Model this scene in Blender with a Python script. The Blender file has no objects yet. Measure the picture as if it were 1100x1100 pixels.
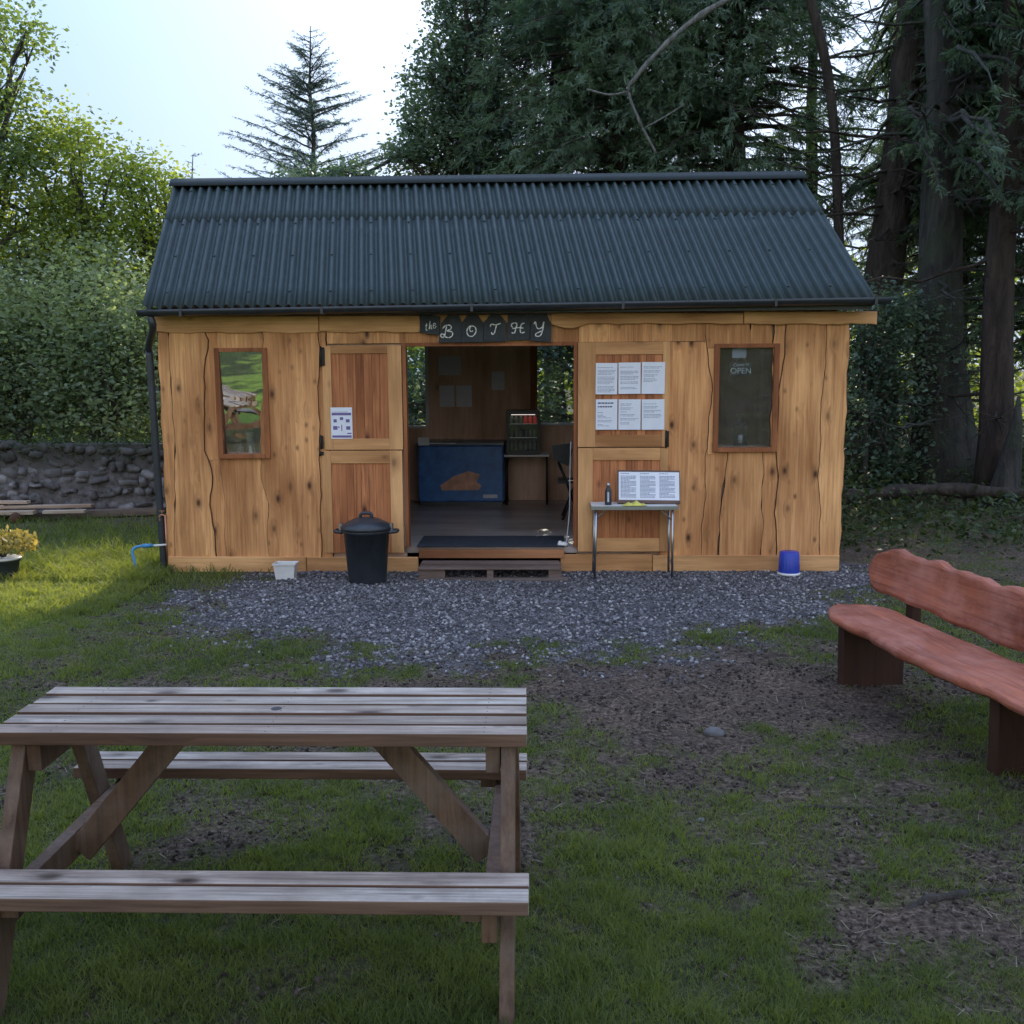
import bpy, math, random
import numpy as np
from mathutils import Vector, Matrix
random.seed(7); rng = np.random.default_rng(11)
S = bpy.context.scene
COL = S.collection
R = math.radians

# ------------------------------------------------------------------ camera model
FPX, PITCH, ROLL, HC = 1100.0, R(7.8), R(0.35), 1.91
CF = np.array([0, math.cos(PITCH), -math.sin(PITCH)])
CR = np.array([1.0, 0, 0]); CU = np.array([0, math.sin(PITCH), math.cos(PITCH)])
CP = np.array([0, 0, HC])
def ray(x, y):
    a = (x-550)/FPX; b = -(y-550)/FPX
    a2 = a*math.cos(ROLL)+b*math.sin(ROLL); b2 = -a*math.sin(ROLL)+b*math.cos(ROLL)
    return CF+a2*CR+b2*CU
def ground(x, y, z=0.0):
    d = ray(x, y); return CP+(z-HC)/d[2]*d
def atY(x, y, Y):
    d = ray(x, y); return CP+Y/d[1]*d
# wall plane of the cabin
WL = np.array([-3.35886806, 9.86181943, 0.0]); WR = np.array([3.1229463, 9.65608445, 0.0])
WU = (WR-WL)/np.linalg.norm(WR-WL); WN = np.array([-WU[1], WU[0], 0.0])
WYAW = math.atan2(WU[1], WU[0])
def W(x, y, v=0.0):
    """photo position -> (u, z) on the plane v metres behind the cabin's front wall"""
    d = ray(x, y); P0 = WL+WN*v; t = ((P0-CP)@WN)/(d@WN); P = CP+t*d
    return float((P-WL)@WU), float(P[2])

# ------------------------------------------------------------------ scene settings
S.render.engine = 'CYCLES'
S.view_settings.view_transform = 'Standard'; S.view_settings.look = 'None'
S.view_settings.exposure = 0; S.view_settings.gamma = 1
cam = bpy.data.cameras.new('camera'); co = bpy.data.objects.new('camera', cam); COL.objects.link(co)
cam.sensor_width = 36; cam.lens = 36; cam.clip_end = 3000; cam.clip_start = 0.05
co.matrix_world = Matrix.Translation((0, 0, HC)) @ Matrix.Rotation(R(90)-PITCH, 4, 'X') @ Matrix.Rotation(-ROLL, 4, 'Z')
S.camera = co

SUN_AZ, SUN_EL = R(5), R(22)
w = bpy.data.worlds.new('World'); S.world = w; w.use_nodes = True
nt = w.node_tree; nt.nodes.clear()
sky = nt.nodes.new('ShaderNodeTexSky'); sky.sky_type = 'NISHITA'; sky.sun_disc = False
sky.sun_elevation = SUN_EL; sky.sun_rotation = SUN_AZ; sky.air_density = 1.0; sky.dust_density = 2.2; sky.ozone_density = 1.0
hs = nt.nodes.new('ShaderNodeHueSaturation'); hs.inputs['Saturation'].default_value = 0.68
bg = nt.nodes.new('ShaderNodeBackground'); bg.inputs['Strength'].default_value = 0.15
wo = nt.nodes.new('ShaderNodeOutputWorld')
def wv(op, a, b=None):
    n = nt.nodes.new('ShaderNodeVectorMath'); n.operation = op
    for i, v in ((0, a), (1, b)):
        if v is None: continue
        if isinstance(v, bpy.types.NodeSocket): nt.links.new(v, n.inputs[i])
        else: n.inputs[i].default_value = v
    return n.outputs[0]
# glow round the sun softened; sky behind and overhead boosted as added fill
nt.links.new(sky.outputs[0], hs.inputs['Color'])
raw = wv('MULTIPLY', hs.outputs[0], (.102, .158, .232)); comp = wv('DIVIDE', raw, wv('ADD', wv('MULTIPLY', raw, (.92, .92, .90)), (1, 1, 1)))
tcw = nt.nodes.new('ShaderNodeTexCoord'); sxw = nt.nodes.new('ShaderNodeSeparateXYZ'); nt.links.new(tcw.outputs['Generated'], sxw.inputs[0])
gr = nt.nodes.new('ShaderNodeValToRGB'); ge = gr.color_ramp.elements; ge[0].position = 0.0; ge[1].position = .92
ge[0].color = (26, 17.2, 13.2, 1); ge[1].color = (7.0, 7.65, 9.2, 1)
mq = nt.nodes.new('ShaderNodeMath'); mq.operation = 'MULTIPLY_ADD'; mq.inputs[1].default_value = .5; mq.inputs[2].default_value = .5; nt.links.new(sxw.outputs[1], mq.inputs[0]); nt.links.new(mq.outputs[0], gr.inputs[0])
def wm(op, a, b=None, c=None):
    n = nt.nodes.new('ShaderNodeMath'); n.operation = op
    for i, v in ((0, a), (1, b), (2, c)):
        if v is None: continue
        if isinstance(v, bpy.types.NodeSocket): nt.links.new(v, n.inputs[i])
        else: n.inputs[i].default_value = v
    return n.outputs[0]
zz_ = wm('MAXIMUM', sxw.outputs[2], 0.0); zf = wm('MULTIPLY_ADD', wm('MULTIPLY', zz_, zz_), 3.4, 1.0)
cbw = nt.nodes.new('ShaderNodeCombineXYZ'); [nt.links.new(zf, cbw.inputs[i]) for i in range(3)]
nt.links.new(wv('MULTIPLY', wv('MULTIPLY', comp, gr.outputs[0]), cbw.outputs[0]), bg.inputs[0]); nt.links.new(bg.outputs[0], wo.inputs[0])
S.cycles.use_adaptive_sampling = True; S.cycles.adaptive_threshold = .03; S.cycles.max_bounces = 7; S.cycles.diffuse_bounces = 3; S.cycles.glossy_bounces = 3; S.cycles.transmission_bounces = 3; S.cycles.transparent_max_bounces = 8
sl = bpy.data.lights.new('sun', 'SUN'); sl.energy = 5.0; sl.angle = R(0.53); sl.color = (1.0, 0.88, 0.68)
so = bpy.data.objects.new('sun', sl); COL.objects.link(so)
sd = Vector((math.sin(SUN_AZ)*math.cos(SUN_EL), math.cos(SUN_AZ)*math.cos(SUN_EL), math.sin(SUN_EL)))
so.rotation_euler = sd.to_track_quat('Z', 'Y').to_euler(); so.location = (0, 0, 30)

# ------------------------------------------------------------------ noise in python
def _hash(i, j, s):
    h = (i*374761393+j*668265263+s*1442695041) & 0xffffffff
    h = ((h ^ (h >> 13))*1274126177) & 0xffffffff
    return ((h ^ (h >> 16)) & 0xffff)/65535.0
def vnoise(x, y, s=0):
    x = np.asarray(x, float); y = np.asarray(y, float)
    i = np.floor(x).astype(np.int64); j = np.floor(y).astype(np.int64)
    fx = x-i; fy = y-j; fx = fx*fx*(3-2*fx); fy = fy*fy*(3-2*fy)
    return (_hash(i, j, s)*(1-fx)+_hash(i+1, j, s)*fx)*(1-fy)+(_hash(i, j+1, s)*(1-fx)+_hash(i+1, j+1, s)*fx)*fy
def fbm(x, y, s=0, o=4):
    t = 0; a = .5; n = 0
    for k in range(o):
        t = t+a*vnoise(x*2**k, y*2**k, s+k); n += a; a *= .5
    return t/n
def sm(a, b, x):
    t = np.clip((x-a)/(b-a), 0, 1); return t*t*(3-2*t)

# ------------------------------------------------------------------ materials
def newmat(name):
    m = bpy.data.materials.new(name); m.use_nodes = True; t = m.node_tree; t.nodes.clear()
    o = t.nodes.new('ShaderNodeOutputMaterial'); return m, t, o
def N(t, typ, **k):
    n = t.nodes.new(typ)
    for a, b in k.items():
        if a in n.inputs: n.inputs[a].default_value = b
        else: setattr(n, a, b)
    return n
def ramp(t, pts):
    n = t.nodes.new('ShaderNodeValToRGB'); e = n.color_ramp.elements
    while len(e) < len(pts): e.new(.5)
    for i, (p, c) in enumerate(pts):
        e[i].position = p; e[i].color = tuple(c)+(1,) if len(c) == 3 else c
    return n
def mixc(t, fac, a, b, blend='MIX'):
    n = t.nodes.new('ShaderNodeMix'); n.data_type = 'RGBA'; n.blend_type = blend
    for s, v in ((0, fac), (6, a), (7, b)):
        if isinstance(v, bpy.types.NodeSocket): t.links.new(v, n.inputs[s])
        else: n.inputs[s].default_value = v if s == 0 else tuple(v)+(1,)
    return n.outputs[2]
def math_(t, op, a, b=None):
    n = t.nodes.new('ShaderNodeMath'); n.operation = op
    for s, v in ((0, a), (1, b)):
        if v is None: continue
        if isinstance(v, bpy.types.NodeSocket): t.links.new(v, n.inputs[s])
        else: n.inputs[s].default_value = v
    return n.outputs[0]
def plain(name, col, rough=.6, metal=0, bump=.0, bscale=60, vary=.15, emit=None, es=0, coat=0):
    m, t, o = newmat(name); p = N(t, 'ShaderNodeBsdfPrincipled', Roughness=rough, Metallic=metal)
    tc = N(t, 'ShaderNodeTexCoord'); n = N(t, 'ShaderNodeTexNoise', Scale=9.0, Detail=6.0); t.links.new(tc.outputs['Object'], n.inputs['Vector'])
    r = ramp(t, [(.3, [c*(1-vary) for c in col]), (.7, [min(1, c*(1+vary)) for c in col])])
    t.links.new(n.outputs[0], r.inputs[0]); t.links.new(r.outputs[0], p.inputs['Base Color'])
    if coat: p.inputs['Coat Weight'].default_value = coat
    if bump:
        n2 = N(t, 'ShaderNodeTexNoise', Scale=float(bscale), Detail=4.0); t.links.new(tc.outputs['Object'], n2.inputs['Vector'])
        b = N(t, 'ShaderNodeBump', Strength=bump, Distance=.01); t.links.new(n2.outputs[0], b.inputs['Height']); t.links.new(b.outputs[0], p.inputs['Normal'])
    if emit: p.inputs['Emission Color'].default_value = tuple(emit)+(1,); p.inputs['Emission Strength'].default_value = es
    t.links.new(p.outputs[0], o.inputs[0]); return m
def wood(name, c1, c2, ax='z', knot=.55, kc=(.09, .035, .015), rough=.6, freq=1.0, tintv=.35, bump=.25, weather=None, kscale=1.0, streak=.0):
    m, t, o = newmat(name); p = N(t, 'ShaderNodeBsdfPrincipled', Roughness=rough)
    p.inputs['Specular IOR Level'].default_value = .3
    tc = N(t, 'ShaderNodeTexCoord'); at = N(t, 'ShaderNodeAttribute', attribute_name='tint')
    add = N(t, 'ShaderNodeVectorMath', operation='ADD'); t.links.new(tc.outputs['Object'], add.inputs[0])
    off = N(t, 'ShaderNodeVectorMath', operation='SCALE'); off.inputs['Scale'].default_value = 23.0
    cb = N(t, 'ShaderNodeCombineXYZ'); 
    for i in range(3): t.links.new(at.outputs['Fac'], cb.inputs[i])
    t.links.new(cb.outputs[0], off.inputs[0]); t.links.new(off.outputs[0], add.inputs[1])
    i = 'xyz'.index(ax)
    # knots
    ks = [4.2*kscale]*3; ks[i] = 2.3*kscale
    mk = N(t, 'ShaderNodeMapping'); mk.inputs['Scale'].default_value = ks; t.links.new(add.outputs[0], mk.inputs[0])
    vo = N(t, 'ShaderNodeTexVoronoi', Scale=1.0, Randomness=1.0); t.links.new(mk.outputs[0], vo.inputs['Vector'])
    # grain, bent round the knots
    gs = [34*freq]*3; gs[i] = 1.5*freq
    mg = N(t, 'ShaderNodeMapping'); mg.inputs['Scale'].default_value = gs; t.links.new(add.outputs[0], mg.inputs[0])
    nz = N(t, 'ShaderNodeTexNoise', Scale=1.0, Detail=5.0, Roughness=.62, Distortion=.5); 
    kk = math_(t, 'MULTIPLY', math_(t, 'SUBTRACT', .35, vo.outputs['Distance']), 3.0)
    kk2 = math_(t, 'MAXIMUM', kk, 0.0)
    ad2 = N(t, 'ShaderNodeVectorMath', operation='ADD'); cb2 = N(t, 'ShaderNodeCombineXYZ')
    for q in range(3):
        if q != i: t.links.new(kk2, cb2.inputs[q])
    t.links.new(mg.outputs[0], ad2.inputs[0]); t.links.new(cb2.outputs[0], ad2.inputs[1]); t.links.new(ad2.outputs[0], nz.inputs['Vector'])
    rg = ramp(t, [(.28, c2), (.5, [(a+b)/2 for a, b in zip(c1, c2)]), (.72, c1)]); t.links.new(nz.outputs[0], rg.inputs[0])
    col = rg.outputs[0]
    # broad stain variation
    ms = [2.6]*3; ms[i] = .7
    mb_ = N(t, 'ShaderNodeMapping'); mb_.inputs['Scale'].default_value = ms; t.links.new(add.outputs[0], mb_.inputs[0])
    nb = N(t, 'ShaderNodeTexNoise', Scale=1.0, Detail=4.0); t.links.new(mb_.outputs[0], nb.inputs['Vector'])
    rb = ramp(t, [(.3, (.58, .48, .40)), (.7, (1.34, 1.36, 1.36))]); t.links.new(nb.outputs[0], rb.inputs[0])
    col = mixc(t, 1.0, col, rb.outputs[0], 'MULTIPLY')
    tr = ramp(t, [(0, (1-tintv*.7, 1-tintv*1.15, 1-tintv*1.4)), (1, (1+tintv*.5, 1+tintv*.7, 1+tintv*.7))]); t.links.new(at.outputs['Fac'], tr.inputs[0])
    col = mixc(t, 1.0, col, tr.outputs[0], 'MULTIPLY')
    if knot:
        rk = ramp(t, [(.05, (min(1,knot*1.35),)*3), (.10, (knot*.8,)*3), (.17, (knot*.30,)*3), (.34, (0, 0, 0))]); t.links.new(vo.outputs['Distance'], rk.inputs[0])
        sep = N(t, 'ShaderNodeSeparateColor'); t.links.new(vo.outputs['Color'], sep.inputs[0])
        gate = math_(t, 'GREATER_THAN', sep.outputs[0], .15)
        col = mixc(t, math_(t, 'MULTIPLY', rk.outputs[0], gate), col, kc)
    if knot:
        k2 = [7.5*kscale]*3; k2[i] = 4.6*kscale
        mk2 = N(t, 'ShaderNodeMapping'); mk2.inputs['Scale'].default_value = k2; t.links.new(add.outputs[0], mk2.inputs[0])
        v2 = N(t, 'ShaderNodeTexVoronoi', Scale=1.0, Randomness=1.0); t.links.new(mk2.outputs[0], v2.inputs['Vector'])
        s2 = N(t, 'ShaderNodeSeparateColor'); t.links.new(v2.outputs['Color'], s2.inputs[0])
        r2_ = ramp(t, [(.04, (min(1, knot*1.1),)*3), (.12, (knot*.55,)*3), (.24, (0, 0, 0))]); t.links.new(v2.outputs['Distance'], r2_.inputs[0])
        col = mixc(t, math_(t, 'MULTIPLY', r2_.outputs[0], math_(t, 'MULTIPLY', math_(t, 'GREATER_THAN', s2.outputs[1], .62), s2.outputs[0])), col, kc)
    if weather:
        nw = N(t, 'ShaderNodeTexNoise', Scale=5.0, Detail=7.0, Roughness=.65); t.links.new(tc.outputs['Object'], nw.inputs['Vector'])
        rw = ramp(t, [(.42, (0, 0, 0)), (.7, (weather[1],)*3)]); t.links.new(nw.outputs[0], rw.inputs[0])
        col = mixc(t, rw.outputs[0], col, weather[0])
    if streak:
        mp = [70.]*3; mp[i] = 2.
        m3 = N(t, 'ShaderNodeMapping'); m3.inputs['Scale'].default_value = mp; t.links.new(add.outputs[0], m3.inputs[0])
        n3 = N(t, 'ShaderNodeTexNoise', Scale=1.0, Detail=3.0); t.links.new(m3.outputs[0], n3.inputs['Vector'])
        r3 = ramp(t, [(.55, (0, 0, 0)), (.68, (streak,)*3)]); t.links.new(n3.outputs[0], r3.inputs[0])
        col = mixc(t, r3.outputs[0], col, kc)
    t.links.new(col, p.inputs['Base Color'])
    b = N(t, 'ShaderNodeBump', Strength=bump, Distance=.004); t.links.new(nz.outputs[0], b.inputs['Height']); t.links.new(b.outputs[0], p.inputs['Normal'])
    t.links.new(p.outputs[0], o.inputs[0]); return m
def leafmat(name, c1, c2, trans=.45, tcol=None, rough=.5):
    m, t, o = newmat(name); at = N(t, 'ShaderNodeAttribute', attribute_name='tint')
    r = ramp(t, [(0, c1), (1, c2)]); t.links.new(at.outputs['Fac'], r.inputs[0])
    d = N(t, 'ShaderNodeBsdfPrincipled', Roughness=rough); d.inputs['Specular IOR Level'].default_value = .25; t.links.new(r.outputs[0], d.inputs['Base Color'])
    tr = N(t, 'ShaderNodeBsdfTranslucent')
    tm = mixc(t, 1.0, r.outputs[0], tcol or (1.5, 1.5, .6), 'MULTIPLY'); t.links.new(tm, tr.inputs[0])
    mx = N(t, 'ShaderNodeMixShader'); mx.inputs[0].default_value = trans
    t.links.new(d.outputs[0], mx.inputs[1]); t.links.new(tr.outputs[0], mx.inputs[2]); t.links.new(mx.outputs[0], o.inputs[0]); return m
def barkmat(name, c1, c2, scale=9, moss=None):
    m, t, o = newmat(name); p = N(t, 'ShaderNodeBsdfPrincipled', Roughness=.9)
    tc = N(t, 'ShaderNodeTexCoord'); mp = N(t, 'ShaderNodeMapping'); mp.inputs['Scale'].default_value = (scale, scale, scale*.22); t.links.new(tc.outputs['Object'], mp.inputs[0])
    n = N(t, 'ShaderNodeTexNoise', Scale=1.0, Detail=8.0, Roughness=.7, Distortion=.6); t.links.new(mp.outputs[0], n.inputs['Vector'])
    r = ramp(t, [(.35, c1), (.65, c2)]); t.links.new(n.outputs[0], r.inputs[0]); col = r.outputs[0]
    if moss:
        n2 = N(t, 'ShaderNodeTexNoise', Scale=2.2, Detail=6.0); t.links.new(tc.outputs['Object'], n2.inputs['Vector'])
        r2 = ramp(t, [(.45, (0, 0, 0)), (.62, (.8, .8, .8))]); t.links.new(n2.outputs[0], r2.inputs[0]); col = mixc(t, r2.outputs[0], col, moss)
    t.links.new(col, p.inputs['Base Color'])
    b = N(t, 'ShaderNodeBump', Strength=1.0, Distance=.14); t.links.new(n.outputs[0], b.inputs['Height']); t.links.new(b.outputs[0], p.inputs['Normal'])
    t.links.new(p.outputs[0], o.inputs[0]); return m

M = {}
M['board'] = wood('pine_boards', (.76, .415, .18), (.45, .20, .080), 'z', .78, (.085, .030, .013), tintv=.30, streak=.22, kscale=1.3)
M['board_h'] = wood('pine_boards_lying', (.74, .42, .19), (.50, .26, .11), 'x', .5, (.12, .04, .016), tintv=.18)
M['bark_edge'] = plain('bark_edge', (.075, .034, .016), .9, bump=.6)
M['door_frame'] = wood('door_frame_pine', (.68, .385, .17), (.50, .26, .11), 'z', .5, (.10, .035, .015), tintv=.12)
M['door_rail'] = wood('door_rail_pine', (.66, .365, .16), (.48, .24, .10), 'x', .6, (.10, .035, .015), tintv=.12)
M['door_panel'] = wood('door_panel_stained', (.56, .235, .095), (.34, .115, .046), 'z', .8, (.07, .018, .009), tintv=.04, streak=.5, freq=1.2)
M['win_frame'] = wood('window_frame_stain', (.36, .14, .055), (.22, .075, .03), 'z', .3, (.06, .02, .01), tintv=.12)
M['inner'] = wood('interior_boards', (.66, .46, .36), (.52, .35, .27), 'z', .3, tintv=.2)
M['floor'] = wood('interior_floor', (.40, .37, .36), (.30, .27, .265), 'x', .3, tintv=.2, rough=.3)
M['grey_wood'] = wood('weathered_planks', (.20, .16, .145), (.11, .08, .072), 'x', .4, (.04, .02, .015), tintv=.35)
M['red_wood'] = wood('step_edge', (.36, .17, .08), (.25, .11, .05), 'x', .3)
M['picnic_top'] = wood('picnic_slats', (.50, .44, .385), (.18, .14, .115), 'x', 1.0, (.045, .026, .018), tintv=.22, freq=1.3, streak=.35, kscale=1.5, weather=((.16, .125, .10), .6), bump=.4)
M['picnic_side_shade'] = wood('picnic_slat_sides_shaded', (.19, .12, .088), (.085, .05, .036), 'x', .8, (.05, .025, .018), tintv=.22, freq=1.3, bump=.4)  # less weathered slat sides, darkened further to paint in their shade
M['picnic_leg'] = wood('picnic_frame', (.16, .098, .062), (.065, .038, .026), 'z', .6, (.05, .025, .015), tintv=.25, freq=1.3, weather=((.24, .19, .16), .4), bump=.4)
M['bench'] = wood('red_stained_slab', (.42, .135, .072), (.21, .058, .033), 'x', .25, (.10, .025, .02), tintv=.1, rough=.62, weather=((.46, .20, .15), .6), bump=.9, kscale=.7, streak=.35)
M['bench_leg'] = wood('bench_leg_stain', (.075, .036, .024), (.04, .02, .014), 'z', .2, tintv=.1)
M['roof'] = plain('corrugated_green_sheet', (.0125, .028, .027), .6, bump=.25, bscale=30, vary=.22)
M['black_plastic'] = plain('black_plastic', (.026, .031, .038), .38, bump=.1, vary=.25)
M['black_metal'] = plain('black_iron', (.012, .012, .013), .5, vary=.2)
M['slate'] = plain('slate', (.030, .036, .042), .7, bump=.3, vary=.3)
M['chalk'] = plain('chalk_paint', (.82, .82, .80), .8, vary=.05)
M['paper'] = plain('paper', (.74, .76, .82), .55, vary=.04)
M['ink'] = plain('printed_ink', (.20, .23, .33), .8, vary=.1)
M['ink_dark'] = plain('dark_ink', (.06, .06, .14), .8, vary=.1)
M['purple'] = plain('purple_print', (.17, .12, .30), .7, vary=.1)
M['alu'] = plain('aluminium', (.42, .44, .46), .35, 1.0, vary=.1)
M['table_top'] = plain('camping_table_top', (.60, .60, .58), .5, vary=.06)
M['brown_board'] = plain('brown_board', (.11, .06, .045), .6, vary=.2)
M['yellow'] = plain('yellow_cloth', (.62, .58, .13), .85, bump=.5, bscale=140, vary=.18)
M['white_plastic'] = plain('white_plastic', (.66, .65, .62), .4, vary=.08)
M['blue_plastic'] = plain('blue_plastic', (.018, .045, .36), .35, vary=.1)
M['hose'] = plain('blue_pipe', (.05, .22, .42), .5, vary=.2)
M['copper'] = plain('copper_pipe', (.45, .22, .13), .4, .8, vary=.2)
M['mat'] = plain('rubber_mat', (.020, .026, .038), .85, bump=.7, bscale=220, vary=.2)
M['freezer'] = plain('freezer_blue', (.035, .13, .36), .35, vary=.3)
M['freezer_top'] = plain('freezer_top', (.10, .12, .16), .3, vary=.1)
M['orange_art'] = plain('ice_cream_print', (.50, .26, .17), .5, vary=.35)
M['dim_paper'] = plain('interior_paper', (.62, .62, .72), .7, vary=.08)
M['label'] = plain('pale_label', (.55, .56, .60), .6)
M['can_red_lit'] = plain('red_cans_lit', (.30, .03, .04), .35, vary=.2, emit=(1, .08, .1), es=.08)  # faint glow stands in for the fridge light on the cans
M['can_pale'] = plain('pale_bottles', (.20, .20, .22), .35, vary=.3)
M['fridge_lamp'] = plain('fridge_lamp', (.8, .8, .8), .4, emit=(1, .82, .8), es=1.4)
M['fridge'] = plain('fridge_body', (.018, .02, .024), .4)
M['stone'] = plain('pale_stone', (.12, .115, .115), .9, bump=.5, bscale=25, vary=.3)
M['dull_pot'] = plain('dark_pot', (.035, .045, .05), .6)
M['metal_hinge'] = plain('hinge_iron', (.018, .016, .015), .55, .4)
M['plank_a'] = wood('pale_plank', (.48, .40, .33), (.32, .26, .21), 'x', .3)
M['root'] = barkmat('root_bark', (.05, .04, .032), (.10, .08, .065), 14)
M['bark'] = barkmat('dark_conifer_bark', (.020, .015, .012), (.085, .066, .052), 7)
M['bark_ivy'] = barkmat('mossy_bark', (.014, .013, .012), (.085, .080, .070), 6, (.045, .06, .035))
M['bark_red'] = barkmat('reddish_bark', (.020, .014, .011), (.080, .056, .043), 8)
M['bark_pale'] = barkmat('pale_dead_wood', (.10, .10, .09), (.26, .26, .235), 10)
M['bark_grey'] = barkmat('grey_broadleaf_bark', (.06, .055, .045), (.16, .15, .13), 10)
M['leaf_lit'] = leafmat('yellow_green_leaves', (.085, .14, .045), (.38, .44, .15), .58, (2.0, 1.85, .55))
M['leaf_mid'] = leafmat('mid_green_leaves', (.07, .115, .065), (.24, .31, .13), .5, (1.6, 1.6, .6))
M['leaf_haze'] = leafmat('hazy_green_leaves', (.075, .12, .085), (.38, .44, .27), .55, (1.5, 1.5, .8))  # veiling haze put into the leaf colour
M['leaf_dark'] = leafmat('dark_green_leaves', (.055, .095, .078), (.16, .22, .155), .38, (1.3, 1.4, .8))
M['needle'] = leafmat('conifer_needles', (.045, .085, .066), (.15, .21, .13), .32, (1.3, 1.5, .7), .6)  # needle green lightened to stand in for haze
M['needle_blue'] = leafmat('bluish_needles', (.055, .09, .088), (.15, .21, .19), .28, (1.2, 1.3, .9), .6)
M['grass'] = leafmat('grass_blades', (.030, .066, .022), (.22, .25, .088), .5, (2.0, 1.9, .6), .55)
M['straw'] = leafmat('dry_straw', (.07, .052, .036), (.29, .24, .17), .2, (1.2, 1.1, .9), .8)
M['under'] = leafmat('undergrowth_leaves', (.022, .038, .020), (.08, .11, .045), .3)
M['pot_leaf'] = leafmat('potted_plant_leaves', (.22, .20, .06), (.48, .40, .16), .45, (1.5, 1.3, .6))

def glassmat():
    m, t, o = newmat('window_glass')
    g = N(t, 'ShaderNodeBsdfGlossy', Roughness=.012); g.inputs[0].default_value = (.95, .97, 1, 1)
    tr = N(t, 'ShaderNodeBsdfTransparent'); tr.inputs[0].default_value = (.80, .84, .86, 1)
    lw = N(t, 'ShaderNodeFresnel', IOR=1.52); mx = N(t, 'ShaderNodeMixShader')
    tc = N(t, 'ShaderNodeTexCoord'); nz = N(t, 'ShaderNodeTexNoise', Scale=2.2, Detail=2.0); t.links.new(tc.outputs['Object'], nz.inputs['Vector'])
    b = N(t, 'ShaderNodeBump', Strength=.12, Distance=.01); t.links.new(nz.outputs[0], b.inputs['Height']); t.links.new(b.outputs[0], g.inputs['Normal'])
    f = math_(t, 'ADD', math_(t, 'MULTIPLY', lw.outputs[0], .35), .0)
    t.links.new(f, mx.inputs[0]); t.links.new(tr.outputs[0], mx.inputs[1]); t.links.new(g.outputs[0], mx.inputs[2])
    df = N(t, 'ShaderNodeBsdfDiffuse'); df.inputs[0].default_value = (.42, .36, .31, 1); n2 = N(t, 'ShaderNodeTexNoise', Scale=6.0, Detail=5.0); t.links.new(tc.outputs['Object'], n2.inputs['Vector'])
    m2 = N(t, 'ShaderNodeMixShader'); t.links.new(math_(t, 'MULTIPLY', n2.outputs[0], .15), m2.inputs[0]); t.links.new(mx.outputs[0], m2.inputs[1]); t.links.new(df.outputs[0], m2.inputs[2]); t.links.new(m2.outputs[0], o.inputs[0]); return m
def mirrormat():
    m, t, o = newmat('reflective_film_glass')
    g = N(t, 'ShaderNodeBsdfGlossy', Roughness=.015); g.inputs[0].default_value = (.78, .80, .78, 1)
    tc = N(t, 'ShaderNodeTexCoord'); mp = N(t, 'ShaderNodeMapping'); mp.inputs['Scale'].default_value = (1, 1, 2.2); t.links.new(tc.outputs['Object'], mp.inputs[0])
    nz = N(t, 'ShaderNodeTexNoise', Scale=1.9, Detail=1.5); t.links.new(mp.outputs[0], nz.inputs['Vector'])
    b = N(t, 'ShaderNodeBump', Strength=.22, Distance=.012); t.links.new(nz.outputs[0], b.inputs['Height']); t.links.new(b.outputs[0], g.inputs['Normal'])
    tr = N(t, 'ShaderNodeBsdfTransparent'); mx = N(t, 'ShaderNodeMixShader'); mx.inputs[0].default_value = .56
    t.links.new(tr.outputs[0], mx.inputs[1]); t.links.new(g.outputs[0], mx.inputs[2]); t.links.new(mx.outputs[0], o.inputs[0]); return m
def clearglass():
    m, t, o = newmat('clear_fridge_glass'); g = N(t, 'ShaderNodeBsdfGlossy', Roughness=.03); tr = N(t, 'ShaderNodeBsdfTransparent'); mx = N(t, 'ShaderNodeMixShader'); mx.inputs[0].default_value = .015
    t.links.new(tr.outputs[0], mx.inputs[1]); t.links.new(g.outputs[0], mx.inputs[2]); t.links.new(mx.outputs[0], o.inputs[0]); return m
M['clear'] = clearglass()
M['glass'] = glassmat(); M['mirror'] = mirrormat()

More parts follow.
